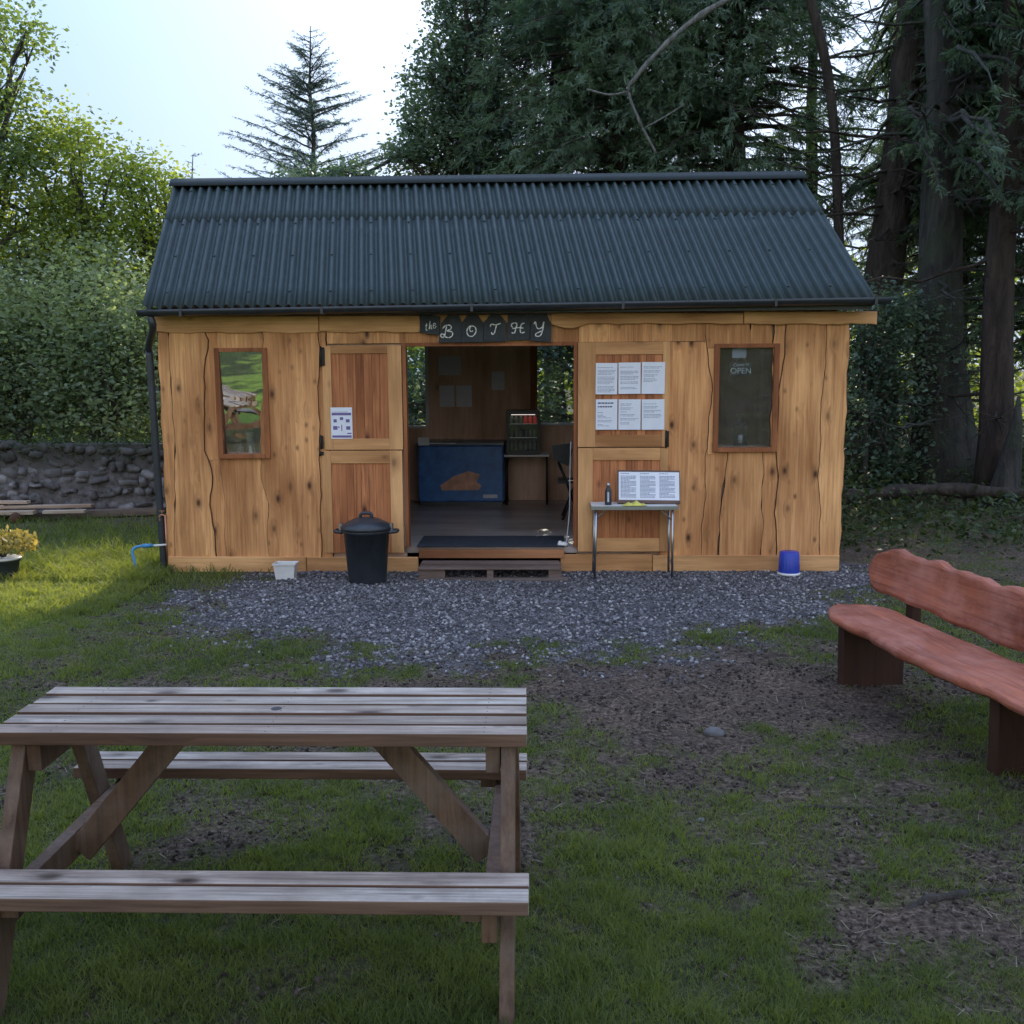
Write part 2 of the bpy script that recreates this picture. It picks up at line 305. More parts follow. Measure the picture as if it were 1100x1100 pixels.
# ------------------------------------------------------------------ mesh helpers
class MB:
    def __init__(s): s.v = []; s.f = []; s.t = []; s.m = []; s.s = []
    def face(s, idx, t=.5, m=0, smooth=False): s.f.append(idx); s.t.append(t); s.m.append(m); s.s.append(smooth)
    def box(s, x0, x1, y0, y1, z0, z1, t=None, m=0, rot=None, loc=None):
        t = random.random() if t is None else t
        b = len(s.v); P = [(x, y, z) for z in (z0, z1) for y in (y0, y1) for x in (x0, x1)]
        if rot is not None: P = [tuple(rot @ Vector(p)) for p in P]
        if loc is not None: P = [(p[0]+loc[0], p[1]+loc[1], p[2]+loc[2]) for p in P]
        s.v += P
        for q in ((0, 2, 3, 1), (4, 5, 7, 6), (0, 1, 5, 4), (2, 6, 7, 3), (0, 4, 6, 2), (1, 3, 7, 5)): s.face([b+i for i in q], t, m)
        return s
    def bar(s, p0, p1, w_, d_, up=(0, 0, 1), t=None, m=0):
        """rectangular bar from p0 to p1: w_ across, d_ along 'up'"""
        p0 = Vector(p0); p1 = Vector(p1); a = (p1-p0); L = a.length; a.normalize(); u = Vector(up); sx = a.cross(u).normalized(); uu = sx.cross(a).normalized()
        rot = Matrix((a, sx, uu)).transposed()
        return s.box(0, L, -w_/2, w_/2, -d_/2, d_/2, t, m, rot, p0)
    def tube(s, pts, rad, n=8, t=None, m=0, caps=True, smooth=True, jit=0):
        t = random.random() if t is None else t
        pts = [Vector(p) for p in pts]; K = len(pts)
        if not hasattr(rad, '__len__'): rad = [rad]*K
        b = len(s.v); ref = Vector((0, 0, 1)) if abs((pts[-1]-pts[0]).normalized().z) < .9 else Vector((1, 0, 0))
        for i, p in enumerate(pts):
            a = (pts[min(i+1, K-1)]-pts[max(i-1, 0)]).normalized(); x = a.cross(ref).normalized(); y = a.cross(x).normalized()
            for k in range(n):
                th = 2*math.pi*k/n; r = rad[i]*(1+(jit*(random.random()-.5) if jit else 0))
                s.v.append(tuple(p+x*(math.cos(th)*r)+y*(math.sin(th)*r)))
        for i in range(K-1):
            for k in range(n): s.face([b+i*n+k, b+i*n+(k+1) % n, b+(i+1)*n+(k+1) % n, b+(i+1)*n+k], t, m, smooth)
        if caps: s.face([b+k for k in range(n)][::-1], t, m); s.face([b+(K-1)*n+k for k in range(n)], t, m)
        return s
    def lathe(s, prof, n=28, t=.5, m=0, c=(0, 0, 0), flute=None, smooth=True):
        b = len(s.v); K = len(prof)
        for (r, z) in prof:
            for k in range(n):
                th = 2*math.pi*k/n; rr = r*(1+(flute if (flute and k % 2) else 0)); s.v.append((c[0]+rr*math.cos(th), c[1]+rr*math.sin(th), c[2]+z))
        for i in range(K-1):
            for k in range(n): s.face([b+i*n+k, b+i*n+(k+1) % n, b+(i+1)*n+(k+1) % n, b+(i+1)*n+k], t, m, smooth)
        s.face([b+k for k in range(n)][::-1], t, m); s.face([b+(K-1)*n+k for k in range(n)], t, m); return s
    def prism(s, poly, v0, v1, t=None, m=0, ms=None, bev=0.0):
        """polygon in (u,z), front at v0 (towards camera), back at v1; bev insets the front face"""
        t = random.random() if t is None else t; ms = m if ms is None else ms
        n = len(poly); b = len(s.v)
        cx = sum(p[0] for p in poly)/n; cz = sum(p[1] for p in poly)/n
        if bev:
            A = []
            for i in range(n):
                p0 = Vector(poly[i-1]); p1 = Vector(poly[i]); p2 = Vector(poly[(i+1) % n])
                d1 = (p1-p0).normalized(); d2 = (p2-p1).normalized(); n1 = Vector((-d1.y, d1.x)); n2 = Vector((-d2.y, d2.x)); nn = (n1+n2); 
                nn = nn.normalized()/max(.5, nn.length/2) if nn.length > 1e-6 else n1
                A.append(p1+nn*bev)
        else: A = [Vector(p) for p in poly]
        s.v += [(p[0], v0, p[1]) for p in A]+[(p[0], v0+bev*1.0, p[1]) for p in poly]+[(p[0], v1, p[1]) for p in poly]
        s.face([b+i for i in range(n)], t, m)
        for i in range(n):
            j = (i+1) % n
            if bev: s.face([b+i, b+n+i, b+n+j, b+j], t, ms)
            s.face([b+n+i, b+2*n+i, b+2*n+j, b+n+j], t, ms)
        s.face([b+2*n+i for i in range(n)][::-1], t, ms); return s
    def build(s, name, mats, parent=None, bevel=0, fix=True):
        me = bpy.data.meshes.new(name); me.from_pydata([tuple(v) for v in s.v], [], s.f)
        if not isinstance(mats, (list, tuple)): mats = [mats]
        for m in mats: me.materials.append(m)
        me.polygons.foreach_set('material_index', s.m); me.polygons.foreach_set('use_smooth', s.s)
        a = me.attributes.new('tint', 'FLOAT', 'FACE'); a.data.foreach_set('value', s.t)
        if fix:
            import bmesh
            bm = bmesh.new(); bm.from_mesh(me); bmesh.ops.recalc_face_normals(bm, faces=bm.faces); bm.to_mesh(me); bm.free()
        me.update(); o = bpy.data.objects.new(name, me); COL.objects.link(o)
        if parent is not None: o.parent = parent
        if bevel:
            bv = o.modifiers.new('bevel', 'BEVEL'); bv.width = bevel; bv.segments = 2; bv.limit_method = 'ANGLE'; bv.angle_limit = R(40)
        return o
def npmesh(name, V, F, tint, mats, parent=None, smooth=False, midx=None):
    """V (n,3); F (m,k); tint per face"""
    me = bpy.data.meshes.new(name); n = len(V); m, k = F.shape
    me.vertices.add(n); me.vertices.foreach_set('co', np.asarray(V, np.float32).ravel())
    me.loops.add(m*k); me.loops.foreach_set('vertex_index', F.astype(np.int32).ravel())
    me.polygons.add(m); me.polygons.foreach_set('loop_start', np.arange(0, m*k, k, dtype=np.int32))
    me.polygons.foreach_set('loop_total', np.full(m, k, np.int32))
    if smooth: me.polygons.foreach_set('use_smooth', np.ones(m, bool))
    if not isinstance(mats, (list, tuple)): mats = [mats]
    for q in mats: me.materials.append(q)
    if midx is not None: me.polygons.foreach_set('material_index', midx.astype(np.int32))
    a = me.attributes.new('tint', 'FLOAT', 'FACE'); a.data.foreach_set('value', np.asarray(tint, np.float32))
    me.update(); me.validate(); o = bpy.data.objects.new(name, me); COL.objects.link(o)
    if parent is not None: o.parent = parent
    return o
def frames(d, roll=None):
    """rotation matrices whose first axis is d"""
    d = d/np.linalg.norm(d, axis=1, keepdims=True)
    up = np.where(np.abs(d[:, 2:3]) > .95, np.array([[1., 0, 0]]), np.array([[0, 0, 1.]]))
    y = np.cross(up, d); y /= np.linalg.norm(y, axis=1, keepdims=True); z = np.cross(d, y)
    if roll is not None:
        c = np.cos(roll)[:, None]; s_ = np.sin(roll)[:, None]; y, z = y*c+z*s_, z*c-y*s_
    return np.stack([d, y, z], axis=2)
def scatter(T, F, Mx, P, sc):
    """copies of template T (k,3)/faces F at P with matrices Mx and scale sc -> V, F"""
    n = len(P); k = len(T); sc = np.asarray(sc)
    sc = sc[:, None, None] if sc.ndim == 1 else sc[:, None, :]
    TT = np.asarray(T)[None]*sc
    V = np.einsum('nij,nkj->nki', Mx, TT)+P[:, None, :]
    FF = np.asarray(F)[None]+(np.arange(n)*k)[:, None, None]
    return V.reshape(-1, 3), FF.reshape(-1, np.asarray(F).shape[1])
def tag(o, label=None, cat=None, group=None, kind=None):
    if label: o['label'] = label
    if cat: o['category'] = cat
    if group: o['group'] = group
    if kind: o['kind'] = kind
    return o
def empty(name, loc=(0, 0, 0), rz=0, label=None, cat=None, group=None):
    o = bpy.data.objects.new(name, None); o.empty_display_size = .2; COL.objects.link(o); o.location = loc; o.rotation_euler = (0, 0, rz)
    return tag(o, label, cat, group)
def part(o, label): o['label'] = label; return o
def crom(P, n=8, closed=False):
    P = [Vector(p) for p in P]; out = []
    Q = [P[0]*2-P[1]]+P+[P[-1]*2-P[-2]]
    for i in range(1, len(Q)-2):
        a, b, c, d = Q[i-1:i+3]
        for k in range(n):
            t = k/n; out.append(.5*((2*b)+(c-a)*t+(2*a-5*b+4*c-d)*t*t+(3*b-a-3*c+d)*t**3))
    out.append(P[-1]); return out
def text_mesh(name, body, size, mat, parent, loc, rot, extr=.0006):
    cu = bpy.data.curves.new(name, 'FONT'); cu.body = body; cu.size = size; cu.extrude = extr; cu.align_x = 'CENTER'; cu.align_y = 'CENTER'
    to = bpy.data.objects.new(name, cu); COL.objects.link(to); dg = bpy.context.evaluated_depsgraph_get()
    me = bpy.data.meshes.new_from_object(to.evaluated_get(dg)); bpy.data.objects.remove(to); me.materials.clear(); me.materials.append(mat)
    o = bpy.data.objects.new(name, me); COL.objects.link(o); o.parent = parent; o.location = loc; o.rotation_euler = rot; return o

# ================================================================== GROUND
GR = [(-2.55, 7.6), (-1.75, 6.95), (-.6, 6.8), (.5, 6.6), (1.15, 6.8), (1.5, 7.5), (3.0, 8.7), (3.5, 9.0), (3.5, 9.9), (-1.9, 9.95), (-2.4, 9.2), (-2.75, 8.4)]
def polydist(x, y, P):
    """signed distance, negative inside"""
    x = np.asarray(x, float); y = np.asarray(y, float); d = np.full(x.shape, 1e9); ins = np.zeros(x.shape, bool); n = len(P)
    for i in range(n):
        ax, ay = P[i]; bx, by = P[(i+1) % n]; ex, ey = bx-ax, by-ay
        t = np.clip(((x-ax)*ex+(y-ay)*ey)/(ex*ex+ey*ey), 0, 1); d = np.minimum(d, np.hypot(x-ax-t*ex, y-ay-t*ey))
        c = ((ay > y) != (by > y)) & (x < (bx-ax)*(y-ay)/((by-ay) if by != ay else 1e-9)+ax); ins ^= c
    return np.where(ins, -d, d)
def gravel_m(x, y):
    d = polydist(x, y, GR)+(fbm(x*1.7, y*1.7, 5)-.5)*1.5+(fbm(x*7, y*7, 9)-.5)*.9
    return sm(.34, -.42, d)
def G(x, y, cx, cy, sx, sy): return np.exp(-(((x-cx)/sx)**2+((y-cy)/sy)**2))
def grass_m(x, y):
    x = np.asarray(x, float); y = np.asarray(y, float)
    b = .74+np.zeros(x.shape)
    b -= .62*G(x, y, 1.4, 5.6, 1.1, .95)+.55*G(x, y, .9, 6.2, 1.2, .5)+.55*G(x, y, 2.05, 3.6, .8, .8)+.30*G(x, y, 1.0, 4.6, .9, .35)
    b -= .55*G(x, y, -.3, 4.05, .45, .35)+.35*G(x, y, -1.3, 4.7, 1.2, .35)+.35*G(x, y, -2.3, 6.1, 1.6, .45)+.22*G(x, y, -.35, 3.05, .5, .1)
    b -= .6*G(x, y, -.1, 5.9, 1.6, .35)+.3*G(x, y, -.65, 2.7, .35, .12)
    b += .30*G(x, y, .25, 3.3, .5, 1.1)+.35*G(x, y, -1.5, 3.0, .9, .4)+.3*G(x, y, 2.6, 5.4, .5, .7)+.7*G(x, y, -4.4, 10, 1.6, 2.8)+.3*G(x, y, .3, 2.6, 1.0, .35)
    b += (fbm(x*1.5+3, y*1.5, 21)-.5)*1.2+(fbm(x*6, y*6, 33)-.5)*1.5
    b = np.where(x > 3.3, b-.35*sm(8.2, 10.5, y), b)
    b = np.where((y < 1.8), .85+.9*(fbm(x*.35, y*.35, 41)-.4)+.5*(fbm(x*3, y*3, 42)-.5), b)
    return np.clip(b, 0, 1)*(1-.9*gravel_m(x, y))
def hgt(x, y):
    x = np.asarray(x, float); y = np.asarray(y, float)
    near = sm(60, 25, np.hypot(x, y-5))
    h = near*((fbm(x*1.1, y*1.1, 71)-.5)*.05+(fbm(x*7, y*7, 72, 3)-.5)*.026)
    h = h*(1-.75*sm(9.0, 9.6, y)*sm(4.2, 3.4, np.abs(x)))
    h += .45*sm(10.5, 17, y)*sm(3.6, 8, x)*near          # bank under the trees on the right
    h += sm(-12, -70, y)*5.0                              # slope rising behind the photographer
    return h
def axis(a, b, step, far, nf=26):
    c = np.arange(a, b+1e-6, step); g = np.geomspace(step*2, far, nf)
    return np.concatenate([(a-g)[::-1], c, b+g])
gx = axis(-7.5, 7.5, .05, 900); gy = axis(1.5, 14.5, .05, 900)
GX, GY = np.meshgrid(gx, gy); GZ = hgt(GX, GY)
nx, ny = len(gx), len(gy); idx = np.arange(nx*ny).reshape(ny, nx)
F = np.stack([idx[:-1, :-1], idx[:-1, 1:], idx[1:, 1:], idx[1:, :-1]], -1).reshape(-1, 4)
m, t, o = newmat('ground_earth_and_turf')
p = N(t, 'ShaderNodeBsdfPrincipled', Roughness=.95); p.inputs['Specular IOR Level'].default_value = .15
tc = N(t, 'ShaderNodeTexCoord'); ag = N(t, 'ShaderNodeAttribute', attribute_name='turf'); av = N(t, 'ShaderNodeAttribute', attribute_name='grit')
n1 = N(t, 'ShaderNodeTexNoise', Scale=38.0, Detail=8.0, Roughness=.7); t.links.new(tc.outputs['Object'], n1.inputs['Vector'])
n2 = N(t, 'ShaderNodeTexNoise', Scale=2.1, Detail=6.0, Roughness=.6); t.links.new(tc.outputs['Object'], n2.inputs['Vector'])
n3 = N(t, 'ShaderNodeTexNoise', Scale=130.0, Detail=4.0, Roughness=.7); t.links.new(tc.outputs['Object'], n3.inputs['Vector'])
soil = ramp(t, [(.34, (.030, .021, .016)), (.5, (.095, .069, .054)), (.66, (.21, .16, .128))]); t.links.new(n1.outputs[0], soil.inputs[0])
turf = ramp(t, [(.3, (.020, .026, .011)), (.5, (.060, .070, .028)), (.7, (.15, .15, .070))]); t.links.new(n1.outputs[0], turf.inputs[0])
grit = ramp(t, [(.3, (.035, .033, .036)), (.5, (.095, .09, .10)), (.72, (.22, .21, .23))]); t.links.new(n3.outputs[0], grit.inputs[0])
sv = ramp(t, [(.3, (.72, .72, .74)), (.7, (1.25, 1.2, 1.1))]); t.links.new(n2.outputs[0], sv.inputs[0])
al = N(t, 'ShaderNodeAttribute', attribute_name='lush_sunlit'); lush_sunlit = ramp(t, [(.3, (.06, .12, .018)), (.7, (.20, .29, .05))]); t.links.new(n1.outputs[0], lush_sunlit.inputs[0])
n4 = N(t, 'ShaderNodeTexNoise', Scale=.45, Detail=3.0, Distortion=.8); t.links.new(tc.outputs['Object'], n4.inputs['Vector']); shade_bands = ramp(t, [(.42, (.22, .28, .3)), (.56, (1.5, 1.45, 1.2))]); t.links.new(n4.outputs[0], shade_bands.inputs[0])  # lawn shadow bands painted into the green by noise
c = mixc(t, ag.outputs['Fac'], soil.outputs[0], mixc(t, al.outputs['Fac'], turf.outputs[0], mixc(t, 1.0, lush_sunlit.outputs[0], shade_bands.outputs[0], 'MULTIPLY'))); c = mixc(t, av.outputs['Fac'], c, grit.outputs[0]); c = mixc(t, 1.0, c, sv.outputs[0], 'MULTIPLY')
t.links.new(c, p.inputs['Base Color'])
b1 = N(t, 'ShaderNodeBump', Strength=.9, Distance=.02); t.links.new(n1.outputs[0], b1.inputs['Height'])
b2 = N(t, 'ShaderNodeBump', Strength=.6, Distance=.008); t.links.new(n3.outputs[0], b2.inputs['Height']); t.links.new(b1.outputs[0], b2.inputs['Normal']); t.links.new(b2.outputs[0], p.inputs['Normal'])
t.links.new(p.outputs[0], o.inputs[0]); M['ground'] = m
go = npmesh('ground', np.stack([GX, GY, GZ], -1).reshape(-1, 3), F, np.full(len(F), .5), M['ground'], smooth=True)
tag(go, kind='structure')
gm = grass_m(GX, GY)
for nm, arr in (('turf', gm), ('grit', gravel_m(GX, GY)), ('lush_sunlit', np.clip(sm(1.9, 1.0, GY)+G(GX, GY, -4.6, 9.4, 1.4, 2.0), 0, 1))):  # greener lawn mask; at the left patch it paints sunlight into the ground
    a = go.data.attributes.new(nm, 'FLOAT', 'POINT'); a.data.foreach_set('value', arr.astype(np.float32).ravel())

# ---- grass blades
def blades(n, y0, y1, hmul, wid, name_seed, thin=.0):
    # frame half width grows with distance: sample a wedge a little wider than the view
    Y = y0+(y1-y0)*rng.random(n); X = (rng.random(n)*2-1)*(.56*Y+.75)
    if y0 > 7: q_ = rng.random(n) < .35; X = np.where(q_, -5.0+1.7*rng.random(n), X); Y = np.where(q_, 8.0+2.6*rng.random(n), Y)
    g = grass_m(X, Y); keep = rng.random(n) < np.clip((g-.12)*1.25, 0, 1)
    tuft = vnoise(X*14, Y*14, 91); keep &= rng.random(n) < .25+1.2*tuft
    ins = (Y > 9.75-.032*(X)) & (X > -3.45) & (X < 3.25); keep &= ~ins
    return X[keep], Y[keep], g[keep], tuft[keep]
VS = []; FS = []; TS = []; nb = 0
for (n, y0, y1, hm, wd) in ((170000, 2.2, 3.6, 1.0, .0032), (160000, 3.6, 5.4, 1.0, .0046), (120000, 5.4, 8.0, 1.0, .0068), (90000, 8.0, 14.2, 1.15, .010)):
    X, Y, g, tf = blades(n, y0, y1, hm, wd, 0)
    k = len(X); Z = hgt(X, Y)-.004
    h = (.014+.034*rng.random(k)**1.4)*(.45+.75*g)*(.55+.9*tf)*hm
    h = np.where((X < -2.0) & (Y > 9.2), h*1.7, h); h = np.where((X < -3.3) & (Y > 7.6), h*1.25, h)
    th = rng.random(k)*2*math.pi; lean = h*(.3+1.0*rng.random(k)); th2 = rng.random(k)*2*math.pi
    dx, dy = np.cos(th)*wd*.5, np.sin(th)*wd*.5; lx, ly = np.cos(th2)*lean, np.sin(th2)*lean
    P = np.stack([X, Y, Z], -1)
    a0 = P+np.stack([-dx, -dy, 0*dx], -1); a1 = P+np.stack([dx, dy, 0*dx], -1)
    mid = P+np.stack([lx*.35, ly*.35, h*.62], -1)
    m0 = mid+np.stack([-dx*.8, -dy*.8, 0*dx], -1); m1 = mid+np.stack([dx*.8, dy*.8, 0*dx], -1); tip = P+np.stack([lx, ly, h], -1)
    V = np.stack([a0, a1, m1, m0, tip, tip], 1).reshape(-1, 3)
    b = np.arange(k)[:, None]*6; f1 = b+np.array([[0, 1, 2, 3]]); f2 = b+np.array([[3, 2, 4, 5]])
    VS.append(V); FS.append(np.concatenate([f1, f2])+nb); nb += len(V)
    hue = np.clip(.15+.55*fbm(X*2.3, Y*2.3, 55)+.35*rng.random(k)-.15+.75*G(X, Y, -4.3, 8.9, .9, 1.0), 0, 1); TS += [hue, hue]  # blades at the left patch yellowed to paint in sunlight
Vg = np.concatenate(VS); Fg = np.concatenate(FS); Tg = np.concatenate(TS)
Fg3 = Fg.copy()
# split tips into triangles: keep as quads with tiny tips
Vt = Vg.reshape(-1, 6, 3); Vt[:, 5] += np.array([.0004, 0, 0]); Vg = Vt.reshape(-1, 3)
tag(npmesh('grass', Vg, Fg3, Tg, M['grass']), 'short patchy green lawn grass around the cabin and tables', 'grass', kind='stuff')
# ---- dead straw and twigs on the soil
n = 42000; Y = 2.2+8.2*rng.random(n)**1.2; X = (rng.random(n)*2-1)*(.56*Y+.6); g = grass_m(X, Y); k_ = (rng.random(n) < (1.08-g)*.95*(1-.85*gravel_m(X, Y))) & ~((Y > 9.6) & (X > -3.5) & (X < 3.3)); X = X[k_]; Y = Y[k_]; n = len(X)
L = (.008+.045*rng.random(n)**4)*(1+Y*.06); T = np.array([[-.5, -.04, 0], [.5, -.02, .1], [.5, .02, .1], [-.5, .04, 0]])
d = np.stack([np.cos(rng.random(n)*6.28), rng.random(n)*2-1, (rng.random(n)-.4)*.35], -1)
V, Fq = scatter(T, np.array([[0, 1, 2, 3]]), frames(d), np.stack([X, Y, hgt(X, Y)+.006], -1), L)
tag(npmesh('ground_litter', V, Fq, rng.random(n)**1.3, M['straw']), 'dry straw, twigs and dead grass scattered on the bare soil', 'litter', kind='stuff')
# ---- crumbs of soil and small chips on the bare ground
cube = np.array([[x, y, z] for z in (-.5, .5) for y in (-.5, .5) for x in (-.5, .5)]); CF_ = np.array([(0, 2, 3, 1), (4, 5, 7, 6), (0, 1, 5, 4), (2, 6, 7, 3), (0, 4, 6, 2), (1, 3, 7, 5)])
n = 60000; Y = 2.2+7.2*rng.random(n)**1.15; X = (rng.random(n)*2-1)*(.56*Y+.6); g = grass_m(X, Y); k_ = (rng.random(n) < np.clip(1.1-g, 0, 1)*(.2+1.1*vnoise(X*5, Y*5, 44))*(1-gravel_m(X, Y))); X = X[k_]; Y = Y[k_]; n = len(X)
sc = ((.003+.011*rng.random(n)**3)*(1+.09*Y))[:, None]*np.stack([.8+.6*rng.random(n), .6+.5*rng.random(n), .5+.4*rng.random(n)], -1)
V, Fq = scatter(cube, CF_, frames(rng.normal(size=(n, 3)), rng.random(n)*3), np.stack([X, Y, hgt(X, Y)+.003], -1), sc); V = V+(rng.random(V.shape)-.5)*.004
cm_ = leafmat('soil_crumbs', (.028, .020, .016), (.13, .10, .083), 0.0, (1, 1, 1), .95)
tag(npmesh('soil_crumbs', V, Fq, np.repeat(rng.random(n)**1.5, 6), cm_), 'loose crumbs of dark soil and chips on the trodden ground', 'soil', kind='stuff')
# ---- gravel
n = 105000; Y = 5.9+4.05*rng.random(n); X = -3.3+7.1*rng.random(n); gq = gravel_m(X, Y)
k_ = (rng.random(n) < gq**1.3*(.15+1.1*fbm(X*2.2, Y*2.2, 14))) & ((Y < 9.80-.032*(X+1.4)) | (X > 3.15)); X = X[k_]; Y = Y[k_]
n2_ = 2600; Xe = -3.3+7.6*rng.random(n2_); Ye = 5.7+3.6*rng.random(n2_); ke = (polydist(Xe, Ye, GR) < .55); X = np.concatenate([X, Xe[ke]]); Y = np.concatenate([Y, Ye[ke]])
n = len(X); cube = np.array([[x, y, z] for z in (-.5, .5) for y in (-.5, .5) for x in (-.5, .5)])
sc = (.005+.014*rng.random(n)**2.8)[:, None]*np.stack([.8+.6*rng.random(n), .6+.5*rng.random(n), .45+.4*rng.random(n)], -1)
Tn = cube*np.array([1, 1, 1]); CF_ = np.array([(0, 2, 3, 1), (4, 5, 7, 6), (0, 1, 5, 4), (2, 6, 7, 3), (0, 4, 6, 2), (1, 3, 7, 5)])
d = rng.normal(size=(n, 3))*np.array([1, 1, .3]); V, Fq = scatter(Tn, CF_, frames(d, rng.random(n)*.8), np.stack([X, Y, hgt(X, Y)+.004], -1), sc*1.35)
V = V+(rng.random(V.shape)-.5)*.006
m, t, o = newmat('gravel_chips'); p = N(t, 'ShaderNodeBsdfPrincipled', Roughness=.85); at = N(t, 'ShaderNodeAttribute', attribute_name='tint')
r = ramp(t, [(0, (.04, .037, .039)), (.5, (.125, .116, .124)), (.85, (.20, .187, .190)), (1, (.40, .38, .37))]); t.links.new(at.outputs['Fac'], r.inputs[0]); t.links.new(r.outputs[0], p.inputs['Base Color']); t.links.new(p.outputs[0], o.inputs[0]); M['gravel'] = m
tag(npmesh('gravel', V, Fq, np.repeat(rng.random(n), 6), M['gravel']), 'grey gravel chippings spread in front of the cabin door', 'gravel', kind='stuff')

# ================================================================== CABIN
cab = empty('timber_cabin', tuple(WL), WYAW, 'timber cabin clad in live edged pine boards under a dark corrugated roof', 'cabin')
def seam(pts, ox, oy, sc): return [W(ox+a/sc, oy+b/sc) for a, b in pts]
def interp(line, z):
    L = sorted(line, key=lambda q: q[1])
    if z <= L[0][1]: return L[0][0]
    for a, b in zip(L, L[1:]):
        if z <= b[1]: return a[0]+(b[0]-a[0])*(z-a[1])/max(1e-6, b[1]-a[1])
    return L[-1][0]
C1 = (150, 320, 3.437); C3 = (600, 320, 3.056)
sA = seam([(112, 120), (120, 300), (135, 500), (137, 640), (135, 945)], *C1)
sB = seam([(243, 120), (260, 170), (240, 240), (246, 330), (239, 420), (245, 560), (272, 650), (264, 760), (276, 860), (287, 950)], *C1)
sC = seam([(458, 120), (460, 300), (452, 560), (450, 620), (456, 680), (482, 750), (474, 860), (484, 950)], *C1)
sD = seam([(300, 590), (315, 700), (318, 800), (325, 950)], *C1)
sT = seam([(290, 120), (292, 200)], *C1)
sE = seam([(660, 120), (668, 165), (662, 300), (668, 600), (674, 950)], *C1)
sDoorR = [W(719, 368), W(716, 592)]
sF = seam([(478, 80), (490, 200), (501, 300), (493, 400), (481, 520), (479, 650), (470, 740), (465, 840)], *C3)
sG = seam([(745, 80), (735, 200), (718, 330), (711, 480), (716, 600), (708, 700), (712, 840)], *C3)
sH = seam([(876, 80), (878, 200), (862, 300), (857, 450), (851, 600), (856, 700), (854, 840)], *C3)
sI = seam([(556, 500), (541, 600), (529, 700), (521, 840)], *C3)
sJ = seam([(666, 500), (673, 580), (663, 680), (671, 760), (662, 840)], *C3)
sEnd = [W(912, 340), W(900, 613)]
s0 = [W(169, 340), W(182, 613)]
ZT = 2.40; ZB = .13
wl_u0, wl_z1 = W(231.5, 374); wl_u1, wl_z0 = W(292.5, 492)
wr_u0, wr_z1 = W(767, 369.5); wr_u1, wr_z0 = W(833, 485)
dl_u0, dl_z1 = W(345, 371); dl_u1, _ = W(434, 371)
dr_u0, dr_z1 = W(621, 368); dr_u1, _ = W(718.5, 368)
WALLV = 0.0
def board(mb, La, Lb, z0, z1, v0=-.028, lap=.012, n=26, wob=.006, bev=.008, t=None):
    bev = bev*random.uniform(.35, 1.15)
    ph = random.random()*9
    zs = [z0+(z1-z0)*i/n for i in range(n+1)]
    def w_(z, s): return wob*(math.sin(z*11+ph+s)+.6*math.sin(z*27+ph*2+s))
    left = [(interp(La, z)-lap+w_(z, 0), z) for z in zs]; right = [(interp(Lb, z)+lap+w_(z, 3), z) for z in zs]
    poly = left[::-1]+right      # clockwise or not is fixed by recalc
    # orientation: counter-clockwise for bevel inset
    poly = left[::-1]+right
    mb.prism(poly, v0, v0+.026, t=t, m=0, ms=1, bev=bev)
wall = MB()
# backing boards (under-layer) left and right of the doorway
T_ = lambda: None
K0 = [(0.0, 0), (0.0, 3)]
def vline(u): return [(u, 0), (u, 3)]
# left of door
board(wall, s0, sA, ZB, ZT, -.030, .0, t=.55)
board(wall, sA, sB, ZB, ZT, -.040, .006, t=.72)
board(wall, sB, vline(wl_u0+.03), wl_z0-.02, ZT, -.024, .02, t=.35)
board(wall, sT, sC, wl_z1-.03, ZT, -.030, .0, t=.9, bev=.004)
board(wall, sB, sD, ZB, wl_z0+.03, -.022, .02, t=.4)
board(wall, sD, sC, ZB, wl_z0+.03, -.034, .004, t=.6)
board(wall, sC, vline(wl_u1), wl_z0-.02, wl_z1+.02, -.020, .02, t=.3)
board(wall, sC, sE, ZB, ZT, -.042, .002, t=.5)
board(wall, sE, vline(dl_u0+.04), ZB, ZT, -.022, .02, t=.6)
# header over the doorway, short upright pieces
hz0 = 2.20; hu = [W(x, 360)[0] for x in (352, 401, 430, 470, 520, 575, 622, 655, 680, 699, 722, 757)]
tt = [.85, .6, .45, .7, .5, .62, .75, .5, .4, .7, .55]
for a, b, tv in zip(hu, hu[1:], tt): board(wall, vline(a), vline(b), hz0-.02, ZT, -.026-.012*random.random(), .004, n=4, wob=.001, t=tv, bev=.003)
# right of doorway
board(wall, [(u-.05, z) for u, z in sDoorR], sF, ZB, ZT-.0, -.024, .02, t=.38)
board(wall, sF, vline(wr_u0+.02), wr_z0-.03, wr_z1+.02, -.032, .0, t=.8)
board(wall, sF, vline(W(805, 355)[0]), wr_z1-.04, ZT, -.036, .0, n=6, t=.42, bev=.004)
board(wall, vline(W(805, 355)[0]), vline(W(829, 355)[0]), wr_z1-.04, ZT, -.029, .0, n=6, t=.6, bev=.004)
board(wall, vline(W(831, 355)[0]), sG, wr_z0-.03, ZT, -.030, .01, t=.5)
board(wall, sF, sI, ZB, wr_z0+.03, -.030, .0, t=.5)
board(wall, sI, sJ, ZB, wr_z0+.03, -.036, .0, t=.7)
board(wall, sJ, sG, ZB, wr_z0+.03, -.028, .006, t=.45)
board(wall, sG, sH, ZB, ZT, -.040, .002, t=.62)
board(wall, sH, sEnd, ZB, ZT, -.030, .008, t=.75)
DEP = 3.65; FZ = .24
wend = interp(sEnd, 1.2)
part(wall.build('wall', [M['board'], M['bark_edge']], cab), 'front cladding of wide live edged boards')
